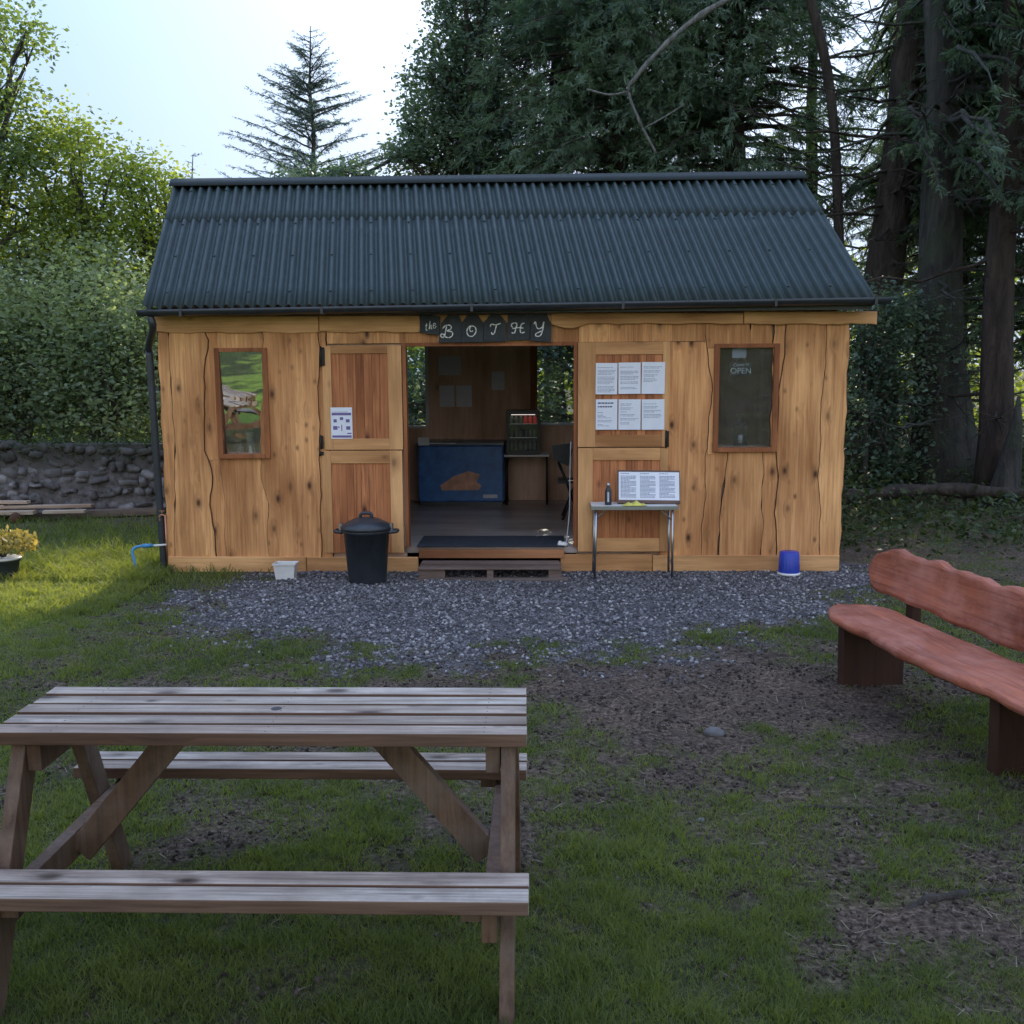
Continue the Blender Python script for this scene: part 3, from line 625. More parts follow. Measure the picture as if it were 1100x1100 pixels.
# structural shell: front inner skin with openings, sides, back with two window openings
sh = MB()
u0, u1 = W(435, 480)[0], W(620, 480)[0]
def skin(mb, a, b, z0, z1, v0, v1, m=0): mb.box(a, b, v0, v1, z0, z1, random.random(), m)
gp = .002
for (a, b, lo, hi) in ((.03, wl_u0+.035, .05, 2.42), (wl_u0+.035, wl_u1-.035, .05, wl_z0+.04), (wl_u0+.035, wl_u1-.035, wl_z1-.04, 2.42), (wl_u1-.035, u0, .05, 2.42),
                       (u0, u1, 2.19, 2.42), (u1, wr_u0+.035, .05, 2.42), (wr_u0+.035, wr_u1-.035, .05, wr_z0+.04), (wr_u0+.035, wr_u1-.035, wr_z1-.04, 2.42), (wr_u1-.035, wend-.02, .05, 2.42)):
    skin(sh, a, b, lo, hi, .002, .05)
sh.box(.03, .07, .05, DEP, .05, 2.45, .4); sh.box(wend-.06, wend-.02, .05, DEP, .05, 2.45, .5)
bw = []
bl0, bz1 = W(428, 372, DEP); bl1, bz0 = W(460, 457, DEP); br0, bz1b = W(577, 368, DEP); br1, bz0b = W(640, 454, DEP)
for (a, b, lo, hi) in ((.07, bl0, .05, 2.45), (bl0, bl1, .05, bz0), (bl0, bl1, bz1, 2.45), (bl1, br0, .05, 2.45), (br0, br1, .05, bz0b), (br0, br1, bz1, 2.45), (br1, wend-.06, .05, 2.45)):
    sh.box(a, b, DEP-.04, DEP, lo, hi, .5)
for g_ in (.032, wend-.058):   # gable triangles
    sh.v += [(g_, -.02, 2.46), (g_, DEP, 2.46), (g_-.2 if g_ < 1 else g_-.2, 1.65, 3.86)]; b = len(sh.v); sh.face([b-3, b-2, b-1], .5)
part(sh.build('wall', [M['inner']], cab), 'inner lining and side walls of the cabin')
fl = MB(); fl.box(.07, wend-.06, .0, DEP-.04, FZ-.06, FZ, .5); fl.box(u0, u1, -.02, -.0005, FZ-.06, FZ-.001, .4); fl.build('floor', M['floor'], cab)
# window trims at the back
bt = MB()
bt.box(bl1-.02, bl1+.02, DEP-.07, DEP-.041, bz0, bz1, .5); bt.box(bl0, bl1-.021, DEP-.09, DEP-.041, bz0-.03, bz0, .5)
bt.build('back_window_trim', M['label'], cab); bt = MB(); bt.box(br0, br1, DEP-.09, DEP-.041, bz0b-.03, bz0b, .5); bt.build('back_window_trim', M['label'], cab)
bt = MB(); bt.box(br0-.09, br0, DEP-.07, DEP-.041, bz0b-.1, bz1, .5); bt.build('back_window_frame', M['win_frame'], cab)
for a, b, lo in ((bl0, bl1, bz0), (br0, br1, bz0b)):
    g_ = MB(); g_.box(a, b, DEP-.022, DEP-.018, lo, bz1, .5); g_.build('back_window_pane', M['glass'], cab)
# fascia boards (top) with wavy lower edge, sill boards (bottom)
def hboard(mb, px0, px1, top, bot, v0, t, amp=.012, lift=0.0):
    n = 26; A = []; B = []; ph = random.random()*9
    for i in range(n+1):
        x = px0+(px1-px0)*i/n; tt_ = top(x) if callable(top) else top; bb = bot(x) if callable(bot) else bot
        uu = W(x, tt_)[0]; A.append((uu, W(x, tt_)[1]+lift)); B.append((W(x, bb)[0] if 0 < i < n else uu, W(x, bb)[1]+amp*.5*(math.sin(x*.11+ph)+.6*math.sin(x*.29+ph))))
    mb.prism(B+A[::-1], v0, v0+.03, t=t, ms=0, bev=.005)
fb = MB()
hboard(fb, 166, 343, 340, lambda x: 357.5+(x-166)*.002, -.058, .75, .012)
hboard(fb, 344, 452, 339.5, 357, -.060, .85, .010)
hboard(fb, 453, 594, 338.5, lambda x: 350+4*math.sin(x*.03), -.056, .65, .008)
hboard(fb, 592, 797, 336.5, lambda x: 348+5*math.exp(-((x-612)/14)**2), -.072, .8, .010)
hboard(fb, 798, 940, 335, 348.5, -.070, .9, .008)
part(fb.build('fascia_board', [M['board_h'], M['bark_edge']], cab), 'live edged board under the eave')
for a_ in ((182, 330, 597, 613.5, -.060, .8, .006), (330.6, 450, 597.5, 614, -.056, .6, .004), (602, 700, 594.5, 613, -.058, .55, .006), (700.6, 900, 595.5, 612.5, -.062, .7, .008)):
    sb = MB(); hboard(sb, *a_); sb.build('sill_board', [M['board_h'], M['bark_edge']], cab)
# base and door threshold
bs = MB(); bs.box(.1, wend-.1, -.015, DEP, -.05, .045, .2); bs.build('plinth', M['bark_edge'], cab)
th = MB(); a, z1 = W(450, 590.5, -.07); b, z0 = W(606, 599.5, -.07); th.box(a, b, -.075, -.022, z0, z1, .5); th.build('threshold', M['red_wood'], cab, bevel=.003)
# door frame (reddish) around the opening
df = MB(); df.box(u0-.002, u0+.030, -.045, .06, FZ, 2.18, .4); df.box(u1-.035, u1-.001, -.045, .06, FZ, 2.18, .4); df.box(u0+.031, u1-.036, -.045, .06, 2.15, 2.185, .5); df.build('door_frame', M['win_frame'], cab)
# windows
def window(a, b, z0, z1, mat, tilt, lab):
    f = MB(); tw = .048
    f.box(a, a+tw, -.062, .045, z0, z1, .4); f.box(b-tw, b, -.062, .045, z0, z1, .6)
    f.box(a+tw, b-tw, -.060, .045, z1-tw*.8, z1, .5); f.box(a+tw, b-tw, -.066, .045, z0, z0+tw*.9, .3)
    fo = f.build('window', M['win_frame'], cab, bevel=.003); part(fo, lab)
    g = MB(); h = (z1-z0)-.07; wd = (b-a)-2*tw+.014
    g.box(-wd/2, wd/2, -.002, .002, -h/2, h/2, .5); go_ = g.build('pane', mat, fo)
    go_.location = ((a+b)/2, -.018, (z0+z1)/2); go_.rotation_euler = (tilt, 0, 0)
    return fo
window(wl_u0, wl_u1, wl_z0, wl_z1, M['mirror'], R(3.35), 'left window mirroring the sunny lawn')
window(wr_u0, wr_u1, wr_z0, wr_z1, M['glass'], R(0), 'right window showing the dark interior')
# stable doors
def leaf(x0, x1, y0, y1, px0, px1, py0, py1, v, hinges, lab, hx):
    a, z1 = W(x0, y0, v); b, z0 = W(x1, y1, v); pa, pz1 = W(px0, py0, v); pb, pz0 = W(px1, py1, v)
    f = MB(); th_ = .042
    f.box(a, pa, v, v+th_, z0, z1, .5); f.box(pb, b, v+.0005, v+th_, z0, z1, .6)
    f.box(pa, pb, v+.001, v+th_, pz1, z1, .5, 1)
    if pz0 > z0+.01: f.box(pa, pb, v+.002, v+th_, z0, pz0, .4, 1)
    fo = f.build('door_leaf', [M['door_frame'], M['door_rail']], cab, bevel=.003); part(fo, lab)
    p_ = MB(); k = max(4, int(round((pb-pa)/.075))); wv = (pb-pa)/k
    for i in range(k): p_.box(pa+i*wv+.0008, pa+(i+1)*wv-.0008, v+.012, v+.03, pz0, pz1, random.random()*.8+.1)
    p_.box(pa, pb, v+.024, v+.034, pz0, pz1, .1)
    p_.build('panel', M['door_panel'], fo, bevel=.002)
    for (hx_, hy0, hy1, hw) in hinges:
        ha, hz1_ = W(hx_, hy0, v); _, hz0_ = W(hx_, hy1, v); h = MB(); h.box(ha-hw, ha+hw, v-.010, v-.0005, hz0_, hz1_, .5)
        h.tube([(ha-hw, v-.008, hz0_-.008), (ha-hw, v-.008, hz1_+.008)], .008, 8); h.build('hinge', M['metal_hinge'], fo)
    return fo
dv = -.052
leaf(345.5, 433, 371.5, 483, 355, 418, 380, 471, dv, [(346.5, 373, 393, .018), (346, 468, 482, .012)], 'upper half of the left stable door', 0)
leaf(345.5, 434, 484.5, 594, 355.5, 421, 498, 594, dv-.004, [(346, 485, 489, .016)], 'lower half of the left stable door', 0)
leaf(621, 718.5, 367.5, 480, 640, 711, 381, 467, dv-.02, [(717, 463, 480, .014)], 'upper half of the right stable door, hung with notices', 0)
leaf(621, 716.5, 481.5, 592.5, 637, 708, 494.5, 578, dv-.018, [], 'lower half of the right stable door', 0)
# ---- roof: corrugated sheets, two courses, slightly out of square as in the photo
EA = W(153.6, 330, -.25); EB = W(940, 322, -.25); RV = 1.65
RA = W(187, 195, RV); RB = W(860, 186, RV)
RZ = (RA[1]+RB[1])/2-.035
def roofpt(s_, t_, side=1):
    """s_ 0..1 along, t_ 0..1 from eave to ridge"""
    if side == 1: e0 = Vector((EA[0], -.25, 2.525)); e1 = Vector((EB[0], -.25, 2.535))
    else: e0 = Vector((EA[0]-.12, 2*RV+.25, 2.52)); e1 = Vector((EB[0]-.2, 2*RV+.25, 2.53))
    r0 = Vector((RA[0], RV, RZ)); r1 = Vector((RB[0], RV, RZ))
    return (e0*(1-s_)+e1*s_)*(1-t_)+(r0*(1-s_)+r1*s_)*t_
def sheets(mb, side, t0, t1, lift):
    nw = 70; per = 8; n = nw*per; rows = 5; b = len(mb.v)
    up = Vector((0, -.61*side, .79))
    for j in range(rows+1):
        tt_ = t0+(t1-t0)*j/rows
        for i in range(n+1):
            s_ = i/n; q = roofpt(s_, tt_, side)+up*(.025*math.sin(2*math.pi*s_*nw)+lift+.003*math.sin(s_*19+tt_*5)+.002*random.random()*0)
            mb.v.append(tuple(q))
    for j in range(rows):
        for i in range(n):
            q = b+j*(n+1)+i; mb.face([q, q+1, q+n+2, q+n+1], .5, 0, True)
rf = MB(); sheets(rf, 1, -.02, .665, .02); sheets(rf, 1, .655, .995, .0225); sheets(rf, -1, -.02, .995, .02)
for tf_ in (.07, .34, .60, .90):          # fixing caps on the crests
    for kf in range(2, 70, 4):
        sf_ = (kf+.25)/70; up_ = Vector((0, -.61, .79)); c_ = roofpt(sf_, tf_, 1)+up_*(.0225+.025)
        rf.tube([c_-up_*.004, c_+up_*.006], [.014, .009], 7, .5)
ro = rf.build('roof', M['roof'], cab, fix=False); part(ro, 'dark green corrugated roof sheets in two courses')
sol = ro.modifiers.new('thickness', 'SOLIDIFY'); sol.thickness = .003
rc = MB()   # ridge cap
n = 40
for side, tl in ((1, .94), (-1, .93)):
    b = len(rc.v); up = Vector((0, -.61*side, .79))
    for i in range(n+1):
        s_ = -.004+1.008*i/n; rc.v.append(tuple(roofpt(s_, 1, side)+Vector((0, 0, .055)))); rc.v.append(tuple(roofpt(s_, (1+tl)/2, side)+up*.056)); rc.v.append(tuple(roofpt(s_, tl, side)+up*.052))
    for i in range(n):
        for k in range(2): q = b+i*3+k; rc.face([q, q+3, q+4, q+1], .5, 0, True)
M['ridge'] = plain('ridge_sheet', (.007, .014, .0145), .8, bump=.2, bscale=30, vary=.2)
ro2 = rc.build('ridge_cap', M['ridge'], cab, fix=False); sol = ro2.modifiers.new('thickness', 'SOLIDIFY'); sol.thickness = .008
# ceiling lining and rafter ends under the sheets
cl = MB()
for side in (1, -1):
    q = [roofpt(.02, .03, side)-Vector((0, 0, .05)), roofpt(.98, .03, side)-Vector((0, 0, .05)), roofpt(.98, .99, side)-Vector((0, 0, .05)), roofpt(.02, .99, side)-Vector((0, 0, .05))]
    b = len(cl.v); cl.v += [tuple(x) for x in q]; cl.face([b, b+1, b+2, b+3], .5)
co_ = cl.build('roof_lining', M['inner'], cab); sol = co_.modifiers.new('thickness', 'SOLIDIFY'); sol.thickness = .018
for s_ in (.006, .994):       # verge boards on the gable ends
    vb = MB()
    for side in (1, -1): vb.bar(roofpt(s_, .02, side)-Vector((0, 0, .075)), roofpt(s_, .985, side)-Vector((0, 0, .075)), .022, .11)
    vb.build('barge_board', M['board_h'], cab)
eb = MB(); eb.bar((EA[0]+.03, -.215, 2.475), (EB[0]-.02, -.215, 2.485), .03, .07); eb.build('eave_board', M['black_plastic'], cab)
# gutter and downpipe
gt = MB(); ga = Vector((EA[0]-.02, -.315, 2.470)); gb = Vector((EB[0]+.11, -.315, 2.530)); nseg = 24
for i in range(nseg+1):
    c_ = ga.lerp(gb, i/nseg)
    for k in range(9):
        th_ = math.pi*(k/8); gt.v.append((c_.x, c_.y-math.cos(th_)*.056, c_.z-math.sin(th_)*.056+.018))
for i in range(nseg):
    for k in range(8): q = i*9+k; gt.face([q, q+1, q+10, q+9], .5, 0, True)
g_o = gt.build('gutter', M['black_plastic'], cab, fix=False); sol = g_o.modifiers.new('thickness', 'SOLIDIFY'); sol.thickness = .006; sol.offset = 0
for q in (.06, .25, .45, .65, .85, .98):
    gb_ = MB(); c_ = ga.lerp(gb, q); gb_.box(c_.x-.012, c_.x+.012, c_.y-.061, c_.y+.08, c_.z-.045, c_.z+.022, .5); gb_.build('gutter_bracket', M['black_plastic'], cab)
dp = MB(); a0 = W(160, 345, -.3)[0]
dp.tube(crom([(a0+.02, -.315, 2.43), (a0+.03, -.29, 2.33), (-.065, -.06, 2.16), (-.07, -.03, 2.0), (-.055, -.03, 1.0), (-.04, -.03, .12), (-.04, -.05, .03)], 5), .034, 12)
dp.box(-.11, -.0, -.03, .02, 1.75, 1.78, .5); dp.box(-.1, -.0, -.03, .02, .7, .73, .5)
dp.build('downpipe', M['black_plastic'], cab)

# ---- things on and at the cabin.  place(u, v, z): cabin coordinates to world
def CW(u, v, z): q = WL+WU*u+WN*v; return (float(q[0]), float(q[1]), float(z))
def cthing(name, u, v, z, label, cat, group=None): return empty(name, CW(u, v, z), WYAW, label, cat, group)

# name sign of slate plaques
sg = cthing('name_sign', W(522, 352)[0], -.078, W(522, 352)[1], 'slate plaque sign lettered the BOTHY hung over the cabin doorway', 'sign')
su, sz = W(522, 352)
def SP(a, b): q = W(430+a/6.11, 330+b/6.11, -.08); return (q[0]-su, q[1]-sz)
plq = [('the', [(135, 42), (262, 60), (255, 182), (128, 168)], (160, 90, 240, 155)),
       ('B', [(268, 105), (312, 52), (385, 52), (405, 108), (402, 232), (250, 232)], (265, 120, 350, 200)),
       ('O', [(404, 105), (440, 50), (508, 50), (545, 105), (545, 230), (404, 230)], (435, 122, 500, 190)),
       ('T', [(547, 100), (592, 48), (655, 48), (698, 105), (700, 226), (547, 228)], (590, 108, 660, 178)),
       ('H', [(706, 44), (850, 44), (850, 215), (706, 220)], (728, 104, 818, 172)),
       ('Y', [(854, 44), (962, 44), (992, 120), (990, 228), (854, 222)], (868, 96, 948, 188))]
STR = {'B': [[(.48, .95), (.38, .5), (.28, .1), (.08, .03), (0, .2), (.12, .32), (.3, .2)], [(.15, .75), (.42, 1), (.78, .98), (.8, .72), (.5, .54), (.86, .48), (.92, .2), (.66, 0), (.35, .06)]],
       'O': [[(.5, 1), (.2, .85), (.03, .45), (.2, .05), (.62, .0), (.95, .4), (.9, .82), (.55, .98), (.32, .72), (.42, .45), (.65, .5)]],
       'T': [[(0, .7), (.12, .95), (.5, .88), (1, 1.02)], [(.62, .9), (.5, .5), (.38, .1), (.18, 0), (.12, .2)]],
       'H': [[(.12, .55), (0, .8), (.18, 1), (.42, .92), (.34, .5), (.24, .05), (.02, .08)], [(.98, 1), (.75, .85), (.66, .4), (.72, .05), (.98, .12)], [(.08, .45), (.5, .55), (.9, .5)]],
       'Y': [[(.1, .82), (.25, 1), (.32, .66), (.5, .5), (.78, .62), (.95, 1)], [(.92, .9), (.8, .3), (.6, 0), (.3, -.02), (.28, .15), (.75, .35)]],
       't': [[(.5, 1), (.35, .4), (.4, .05), (.7, .1)], [(.1, .65), (.8, .75)]], 'h': [[(.4, 1.1), (.2, .5), (.1, 0), (.35, .5), (.65, .55), (.6, .1), (.9, .1)]], 'e': [[(.1, .3), (.7, .45), (.5, .65), (.15, .5), (.15, .1), (.5, 0), (.9, .25)]]}
def strokes(mb, ch, x0, z0, x1, z1, r, v, slant=0.0):
    for st in STR[ch]:
        pts = crom([(x0+(x1-x0)*a+slant*b, v, z0+(z1-z0)*b) for a, b in st], 6)
        rr = [r*(.65+.7*abs(math.sin(i*.5))) for i in range(len(pts))]
        b0 = len(mb.v); mb.tube(pts, rr, 6, .5)
        for i in range(b0, len(mb.v)): q = mb.v[i]; mb.v[i] = (q[0], v+(q[1]-v)*.25, q[2])
for ch, poly, (a, b, c_, d_) in plq:
    pb = MB(); pts = [SP(*q) for q in poly]; vo = random.random()*.004
    pb.prism(pts[::-1], -.004-vo, .008, .5, bev=.002); po = pb.build('plaque', M['slate'], sg)
    part(po, 'slate plaque painted with the letter '+ch if len(ch) == 1 else 'small tilted slate painted with the word the')
    lb = MB(); x0, z1_ = SP(a, b); x1, z0_ = SP(c_, d_)
    if ch == 'the':
        wd_ = (x1-x0)/3
        for i, c2 in enumerate('the'): strokes(lb, c2, x0+i*wd_, z0_+i*.012, x0+(i+1)*wd_, z1_-.02+i*.012, .0032, -.009)
    else: strokes(lb, ch, x0, z0_, x1, z1_, .0052, -.010)
    lb.build('lettering', M['chalk'], po, fix=False)

# notices
def notice(name, x0, x1, y0, y1, v, label, lines, group=None, head=None, skew=0, extra=None):
    a, z1 = W(x0, y0, v); b, z0 = W(x1, y1, v); cu, cz = (a+b)/2, (z0+z1)/2
    o = cthing(name, cu, v, cz, label, 'notice', group); o.rotation_euler = (0, skew, WYAW)
    s_ = MB(); w2, h2 = (b-a)/2, (z1-z0)/2; s_.box(-w2, w2, -.0015, .0, -h2, h2, .5); ln = s_; rnd = random.Random(hash(x0*7+y0) & 0xffff)
    if head:
        for i, wf in enumerate(head):
            z = h2-.035-i*.034; u = -w2+.02
            while u < -w2+.02+wf*(2*w2-.04):
                l = .012+.02*rnd.random(); ln.box(u, min(u+l, w2-.015), -.003, -.001, z-.006, z+.006, .5, 2); u += l+.005
    z = h2-(.03+(.034*len(head) if head else 0)); k = 0
    for L_ in lines:
        z -= .0125
        if z < -h2+.015: break
        if L_ <= 0: continue
        u = -w2+.018+(.5*(1-abs(L_)))*0
        while u < -w2+.018+L_*(2*w2-.036):
            l = .006+.022*rnd.random(); ln.box(u, min(u+l, w2-.014), -.003, -.001, z-.0022, z+.0022, .5, 1); u += l+.005
    for e_ in (extra or []): ln.box(*[v_*f_ for v_, f_ in zip(e_[:2], (w2, w2))], -.003, -.001, e_[2]*h2, e_[3]*h2, .5, 3)
    ln.build('sheet', [M['paper'], M['ink'], M['ink_dark'], M['purple']], o); return o
dvr = dv-.0255
notice('paper_notice', 640, 663, 390, 423.5, dvr, 'printed sheet at top left of the six on the right stable door', [.8, 0, .9, .85, .9, .7, 0, .9, .95, .9, .85, .9, .6, 0, .9, .8, .9, .9, .7, .5], 'printed sheets pinned to the right stable door', skew=R(.4))
notice('paper_notice', 664.5, 688, 389.5, 423, dvr, 'printed sheet at top middle of the six on the right stable door', [.7, 0, 0, .8, .9, .6, 0, .95, .9, .8, 0, .9, .95, 0, 0, .8, .9], 'printed sheets pinned to the right stable door', skew=R(-.3))
notice('paper_notice', 689.5, 714, 389, 423, dvr, 'printed sheet at top right of the six on the right stable door', [.9, .7, 0, .8, .7, 0, .6, .5, 0, .6, .7, .5], 'printed sheets pinned to the right stable door', skew=R(.5))
notice('paper_notice', 640, 663, 429, 461.5, dvr, 'sheet with bold two line heading, bottom left of the six on the door', [0, .3, 0, .3, .4, .7, 0, .8, .7, 0, .3, .6, 0, .5], 'printed sheets pinned to the right stable door', head=[.9, .7])
notice('paper_notice', 664.5, 688, 429, 461.5, dvr, 'printed sheet at bottom middle of the six on the right stable door', [.6, .5, 0, .7, .5, 0, .3, 0, .8, .6, 0, .9, .8, 0, .4, .5], 'printed sheets pinned to the right stable door', skew=R(.2))
notice('paper_notice', 689.5, 713.5, 429, 461.5, dvr, 'printed sheet at bottom right of the six on the right stable door', [.6, 0, .7, .6, 0, .9, .5, 0, .9, .85, .8], 'printed sheets pinned to the right stable door', skew=R(-.3))
notice('poster', 355, 379, 437.7, 471.3, dv-.002, 'small white poster with purple band on the left stable door', [.8], None,
       extra=[(-.9, .9, .50, .66), (-.9, .9, -.92, -.78), (.5, .9, -.70, -.62), (-.75, -.45, .05, .25), (-.15, .15, .2, .38), (.4, .75, .05, .25), (-.8, -.4, -.42, -.18), (-.04, .04, -.5, -.1), (.42, .8, -.42, -.2), (-.35, -.2, -.3, -.22)])
# dustbin
bx_, _ = W(395, 600, -.5); bn = cthing('dustbin', bx_, -.53, .0, 'black plastic dustbin with domed lid left of the doorway', 'bin')
b_ = MB(); b_.lathe([(.165, 0), (.170, .02), (.205, .46), (.222, .465), (.222, .50), (.20, .50)], 48, flute=.018); b_.build('body', M['black_plastic'], bn)
b_ = MB(); b_.lathe([(.232, .492), (.236, .51), (.225, .535), (.12, .585), (.05, .60), (.0, .602)], 36); lo = b_.build('lid', M['black_plastic'], bn)
b_ = MB(); b_.tube(crom([(-.055, 0, .592), (-.04, 0, .635), (.04, 0, .635), (.055, 0, .592)], 5), .016, 10); b_.build('knob', M['black_plastic'], lo)
for s_ in (-1, 1):
    b_ = MB(); b_.tube(crom([(s_*.21, -.06, .47), (s_*.275, -.05, .475), (s_*.285, .0, .475), (s_*.275, .05, .475), (s_*.21, .06, .47)], 5), .016, 8); b_.build('handle', M['black_plastic'], bn)
    b_ = MB(); b_.box(s_*.232-.012, s_*.232+.012, -.035, .035, .47, .545, .5); b_.build('clip', M['alu'], lo)
# white tub
tx, _ = W(308, 610, -.35); tb = cthing('plastic_tub', tx, -.38, 0, 'small white plastic tub against the bottom board left of the dustbin', 'tub')
def tub(w0, w1, d0, d1, h, th_=.006):
    q = MB()
    for i, (a, b, z) in enumerate(((w0, d0, 0), (w1, d1, h), (w1-th_, d1-th_, h), (w0-th_, d0-th_, th_))):
        q.v += [(-a, -b, z), (a, -b, z), (a, b, z), (-a, b, z)]
    for i in range(3):
        for k in range(4): q.face([i*4+k, i*4+(k+1) % 4, i*4+4+(k+1) % 4, i*4+4+k])
    q.face([0, 3, 2, 1]); q.face([12, 13, 14, 15]); return q
tub(.085, .102, .06, .075, .15).build('container', M['white_plastic'], tb, bevel=.006)
q = MB(); 
for a, b, c_, d_ in ((-.108, .108, -.081, -.0755), (-.108, .108, .0755, .081), (-.108, -.1025, -.075, .075), (.1025, .108, -.075, .075)): q.box(a, b, c_, d_, .138, .152, .5)
q.build('rim', M['white_plastic'], tb)
# blue bucket upside down with white rim
bu, _ = W(848.5, 605, -.25); bk = cthing('bucket', bu, -.22, 0, 'blue upturned bucket with white rim at the right end of the cabin', 'bucket')
q = MB(); q.lathe([(.0, .0), (.098, .0), (.099, .03), (.088, .215), (.080, .222), (0, .222)][1:], 32); bq = q
q = MB(); q.lathe([(.104, .004), (.106, .012), (.102, .026), (.097, .027)], 32, smooth=True); q.build('rim', M['white_plastic'], bk)
q = bq
for k in range(10):
    th_ = math.pi+math.pi*(k+.5)/10; q.tube([(.0965*math.cos(th_), .0965*math.sin(th_), .06), (.0885*math.cos(th_), .0885*math.sin(th_), .20)], .0025, 5)
q.build('body', M['blue_plastic'], bk)
bk.location.z = .005
# folding camping table with things on it
ta, tz = W(635.5, 546, -.42); tb_, _ = W(728, 546, -.42); tc_ = (ta+tb_)/2; thw = (tb_-ta)/2; TZ = tz+.02
ft = cthing('folding_table', tc_, -.26, 0, 'pale topped folding table with grey metal legs before the right stable door', 'table')
q = MB(); q.box(-thw, thw, -.17, .15, TZ-.012, TZ, .5); q.build('table_top', M['table_top'], ft, bevel=.004)
q = MB(); q.box(-thw-.006, thw+.006, -.178, -.1705, TZ-.034, TZ-.001, .5); q.box(-thw-.006, thw+.006, .1505, .158, TZ-.034, TZ-.001, .5); q.box(-thw-.007, -thw-.0005, -.17, .15, TZ-.034, TZ-.002, .5); q.box(thw+.0005, thw+.007, -.17, .15, TZ-.034, TZ-.002, .5); q.build('table_edge', M['alu'], ft)
for s_ in (-1, 1):
    for d_ in (-.15, .13):
        q = MB(); q.tube([(s_*(thw-.045), d_, TZ-.02), (s_*(thw-.03 if s_ < 0 else thw-.04)*1.0, d_, .0)], .011, 8); q.build('leg', M['alu'], ft)
    q = MB(); q.tube([(s_*(thw-.035), -.15, .14), (s_*(thw-.035), .13, .14)], .009, 8); q.build('brace', M['alu'], ft); q = MB(); q.tube([(s_*(thw-.04), -.01, TZ-.15), (s_*(thw-.17), -.01, TZ-.025)], .007, 6); q.build('brace', M['alu'], ft)
mb1, mz = W(663, 507, -.2); mb2, _ = W(730, 507, -.2); mw = (mb2-mb1)/2
mn = cthing('menu_board', (mb1+mb2)/2, -.27, TZ+.002, 'brown board with three column white menu, propped on the folding table', 'menu board'); mn.rotation_euler = (R(-18), R(.8), WYAW)
q = MB(); q.box(-mw, mw, .0, .014, 0, .318, .5); q.box(-mw, mw, -.02, -.0005, .0, .03, .5); q.build('backing', M['brown_board'], mn)
q = MB(); q.box(-mw+.012, mw-.006, -.003, -.0005, .032, .30, .5); rnd = random.Random(3)
for c_ in range(3):
    cx_ = -mw+.03+c_*(2*mw-.04)/3
    for i in range(19):
        z = .285-i*.0125; u = cx_; e = cx_+(.85 if i % 5 else .5)*(2*mw-.09)/3
        if i == 1: continue
        while u < e: l = .008+.02*rnd.random(); q.box(u, min(u+l, e+.005), -.0045, -.002, z-.003, z+.003, .5, 1); u += l+.004
q.build('sheet', [M['paper'], M['ink']], mn)
q = MB(); q.tube([(.0, .1, -.0), (.0, .02, .2)], .006, 6); q.build('prop', M['brown_board'], mn)
bo, _ = W(653.5, 540, -.35); bt_ = cthing('bottle', bo, -.33, TZ+.001, 'slim black bottle standing at left on the folding table', 'bottle')
q = MB(); q.lathe([(.030, 0), (.032, .01), (.031, .13), (.018, .158), (.014, .165), (.014, .172)], 20); q.build('body', M['black_plastic'], bt_)
q = MB(); q.lathe([(.0175, .1722), (.0185, .185), (.014, .2), (.006, .205)], 16); q.build('cap', M['alu'], bt_)
q = MB(); q.box(-.010, .006, -.0345, -.0325, .03, .12, .5); q.build('bottle_label', M['label'], bt_)
yl, _ = W(681, 541, -.35)
n_ = 18; q = MB()
for j in range(7):
    for i in range(n_+1):
        a = (i/n_-.5)*.21; c_ = (j/6-.5)*.11; env = max(0, 1-(a/.105)**2)*max(0, 1-(c_/.056)**2)
        q.v.append((a+.01*math.sin(c_*90), c_, .004+env*(.022+.018*math.sin(a*70+c_*50)+.008*random.random())))
for j in range(6):
    for i in range(n_): k = j*(n_+1)+i; q.face([k, k+1, k+n_+2, k+n_+1], .5, 0, True)
yc = q.build('cloth', M['yellow'], None, fix=False); yc.location = CW(yl, -.39, TZ+.001); yc.rotation_euler = (0, 0, WYAW+.1); tag(yc, 'crumpled yellow cloth lying on the folding table below the menu board', 'cloth')
# doormat, step, door stop, hose, tap
ma, _ = W(451, 584, .2); mc, _ = W(606, 584, .2)
q = MB(); q.box(-(mc-ma)/2, (mc-ma)/2, -.055, .55, 0, .014, .5); 
dm = q.build('doormat', M['mat'], None, bevel=.004); dm.location = CW((ma+mc)/2, 0, FZ+.002); dm.rotation_euler = (0, 0, WYAW); tag(dm, 'dark blue grey rubber doormat lying across the cabin threshold', 'doormat')
sa, _ = W(452, 606, -.3); sb2, _ = W(603, 606, -.3); sw = (sb2-sa)/2
st = cthing('pallet_step', (sa+sb2)/2, -.10, 0, 'low grey weathered timber step made of slats below the doorway', 'step')
for i, (d0, d1) in enumerate(((-.36, -.27), (-.255, -.165), (-.15, -.06), (-.045, .02))):
    q = MB(); q.box(-sw-.01*random.random(), sw-.02*random.random(), d0, d1, .098, .116, random.random()); q.build('slat', M['grey_wood'], st, bevel=.003)
for a, b_w in ((-sw+.0, .24), (-.03, .06), (sw-.12, .12)): q = MB(); q.box(a, a+b_w, -.340, .02, .02, .0975, .4); q.build('block', M['grey_wood'], st)
q = MB(); q.box(-sw-.03, sw+.06, -.40, -.31, .0, .0195, .8); q.build('base_plank', M['grey_wood'], st, bevel=.003)
dsx, _ = W(606, 588, .0); dstp = cthing('door_stop', dsx-.01, .0, FZ+.0, 'small white lump at the right foot of the doorway', 'door stop')
q = MB(); q.lathe([(.03, 0), (.05, .012), (.045, .03), (.02, .042), (.004, .044)], 14); q.lathe([(.02, 0), (.028, .014), (.016, .05), (.003, .056)], 10, c=(-.03, -.01, .0)); q.build('lump', M['white_plastic'], dstp)
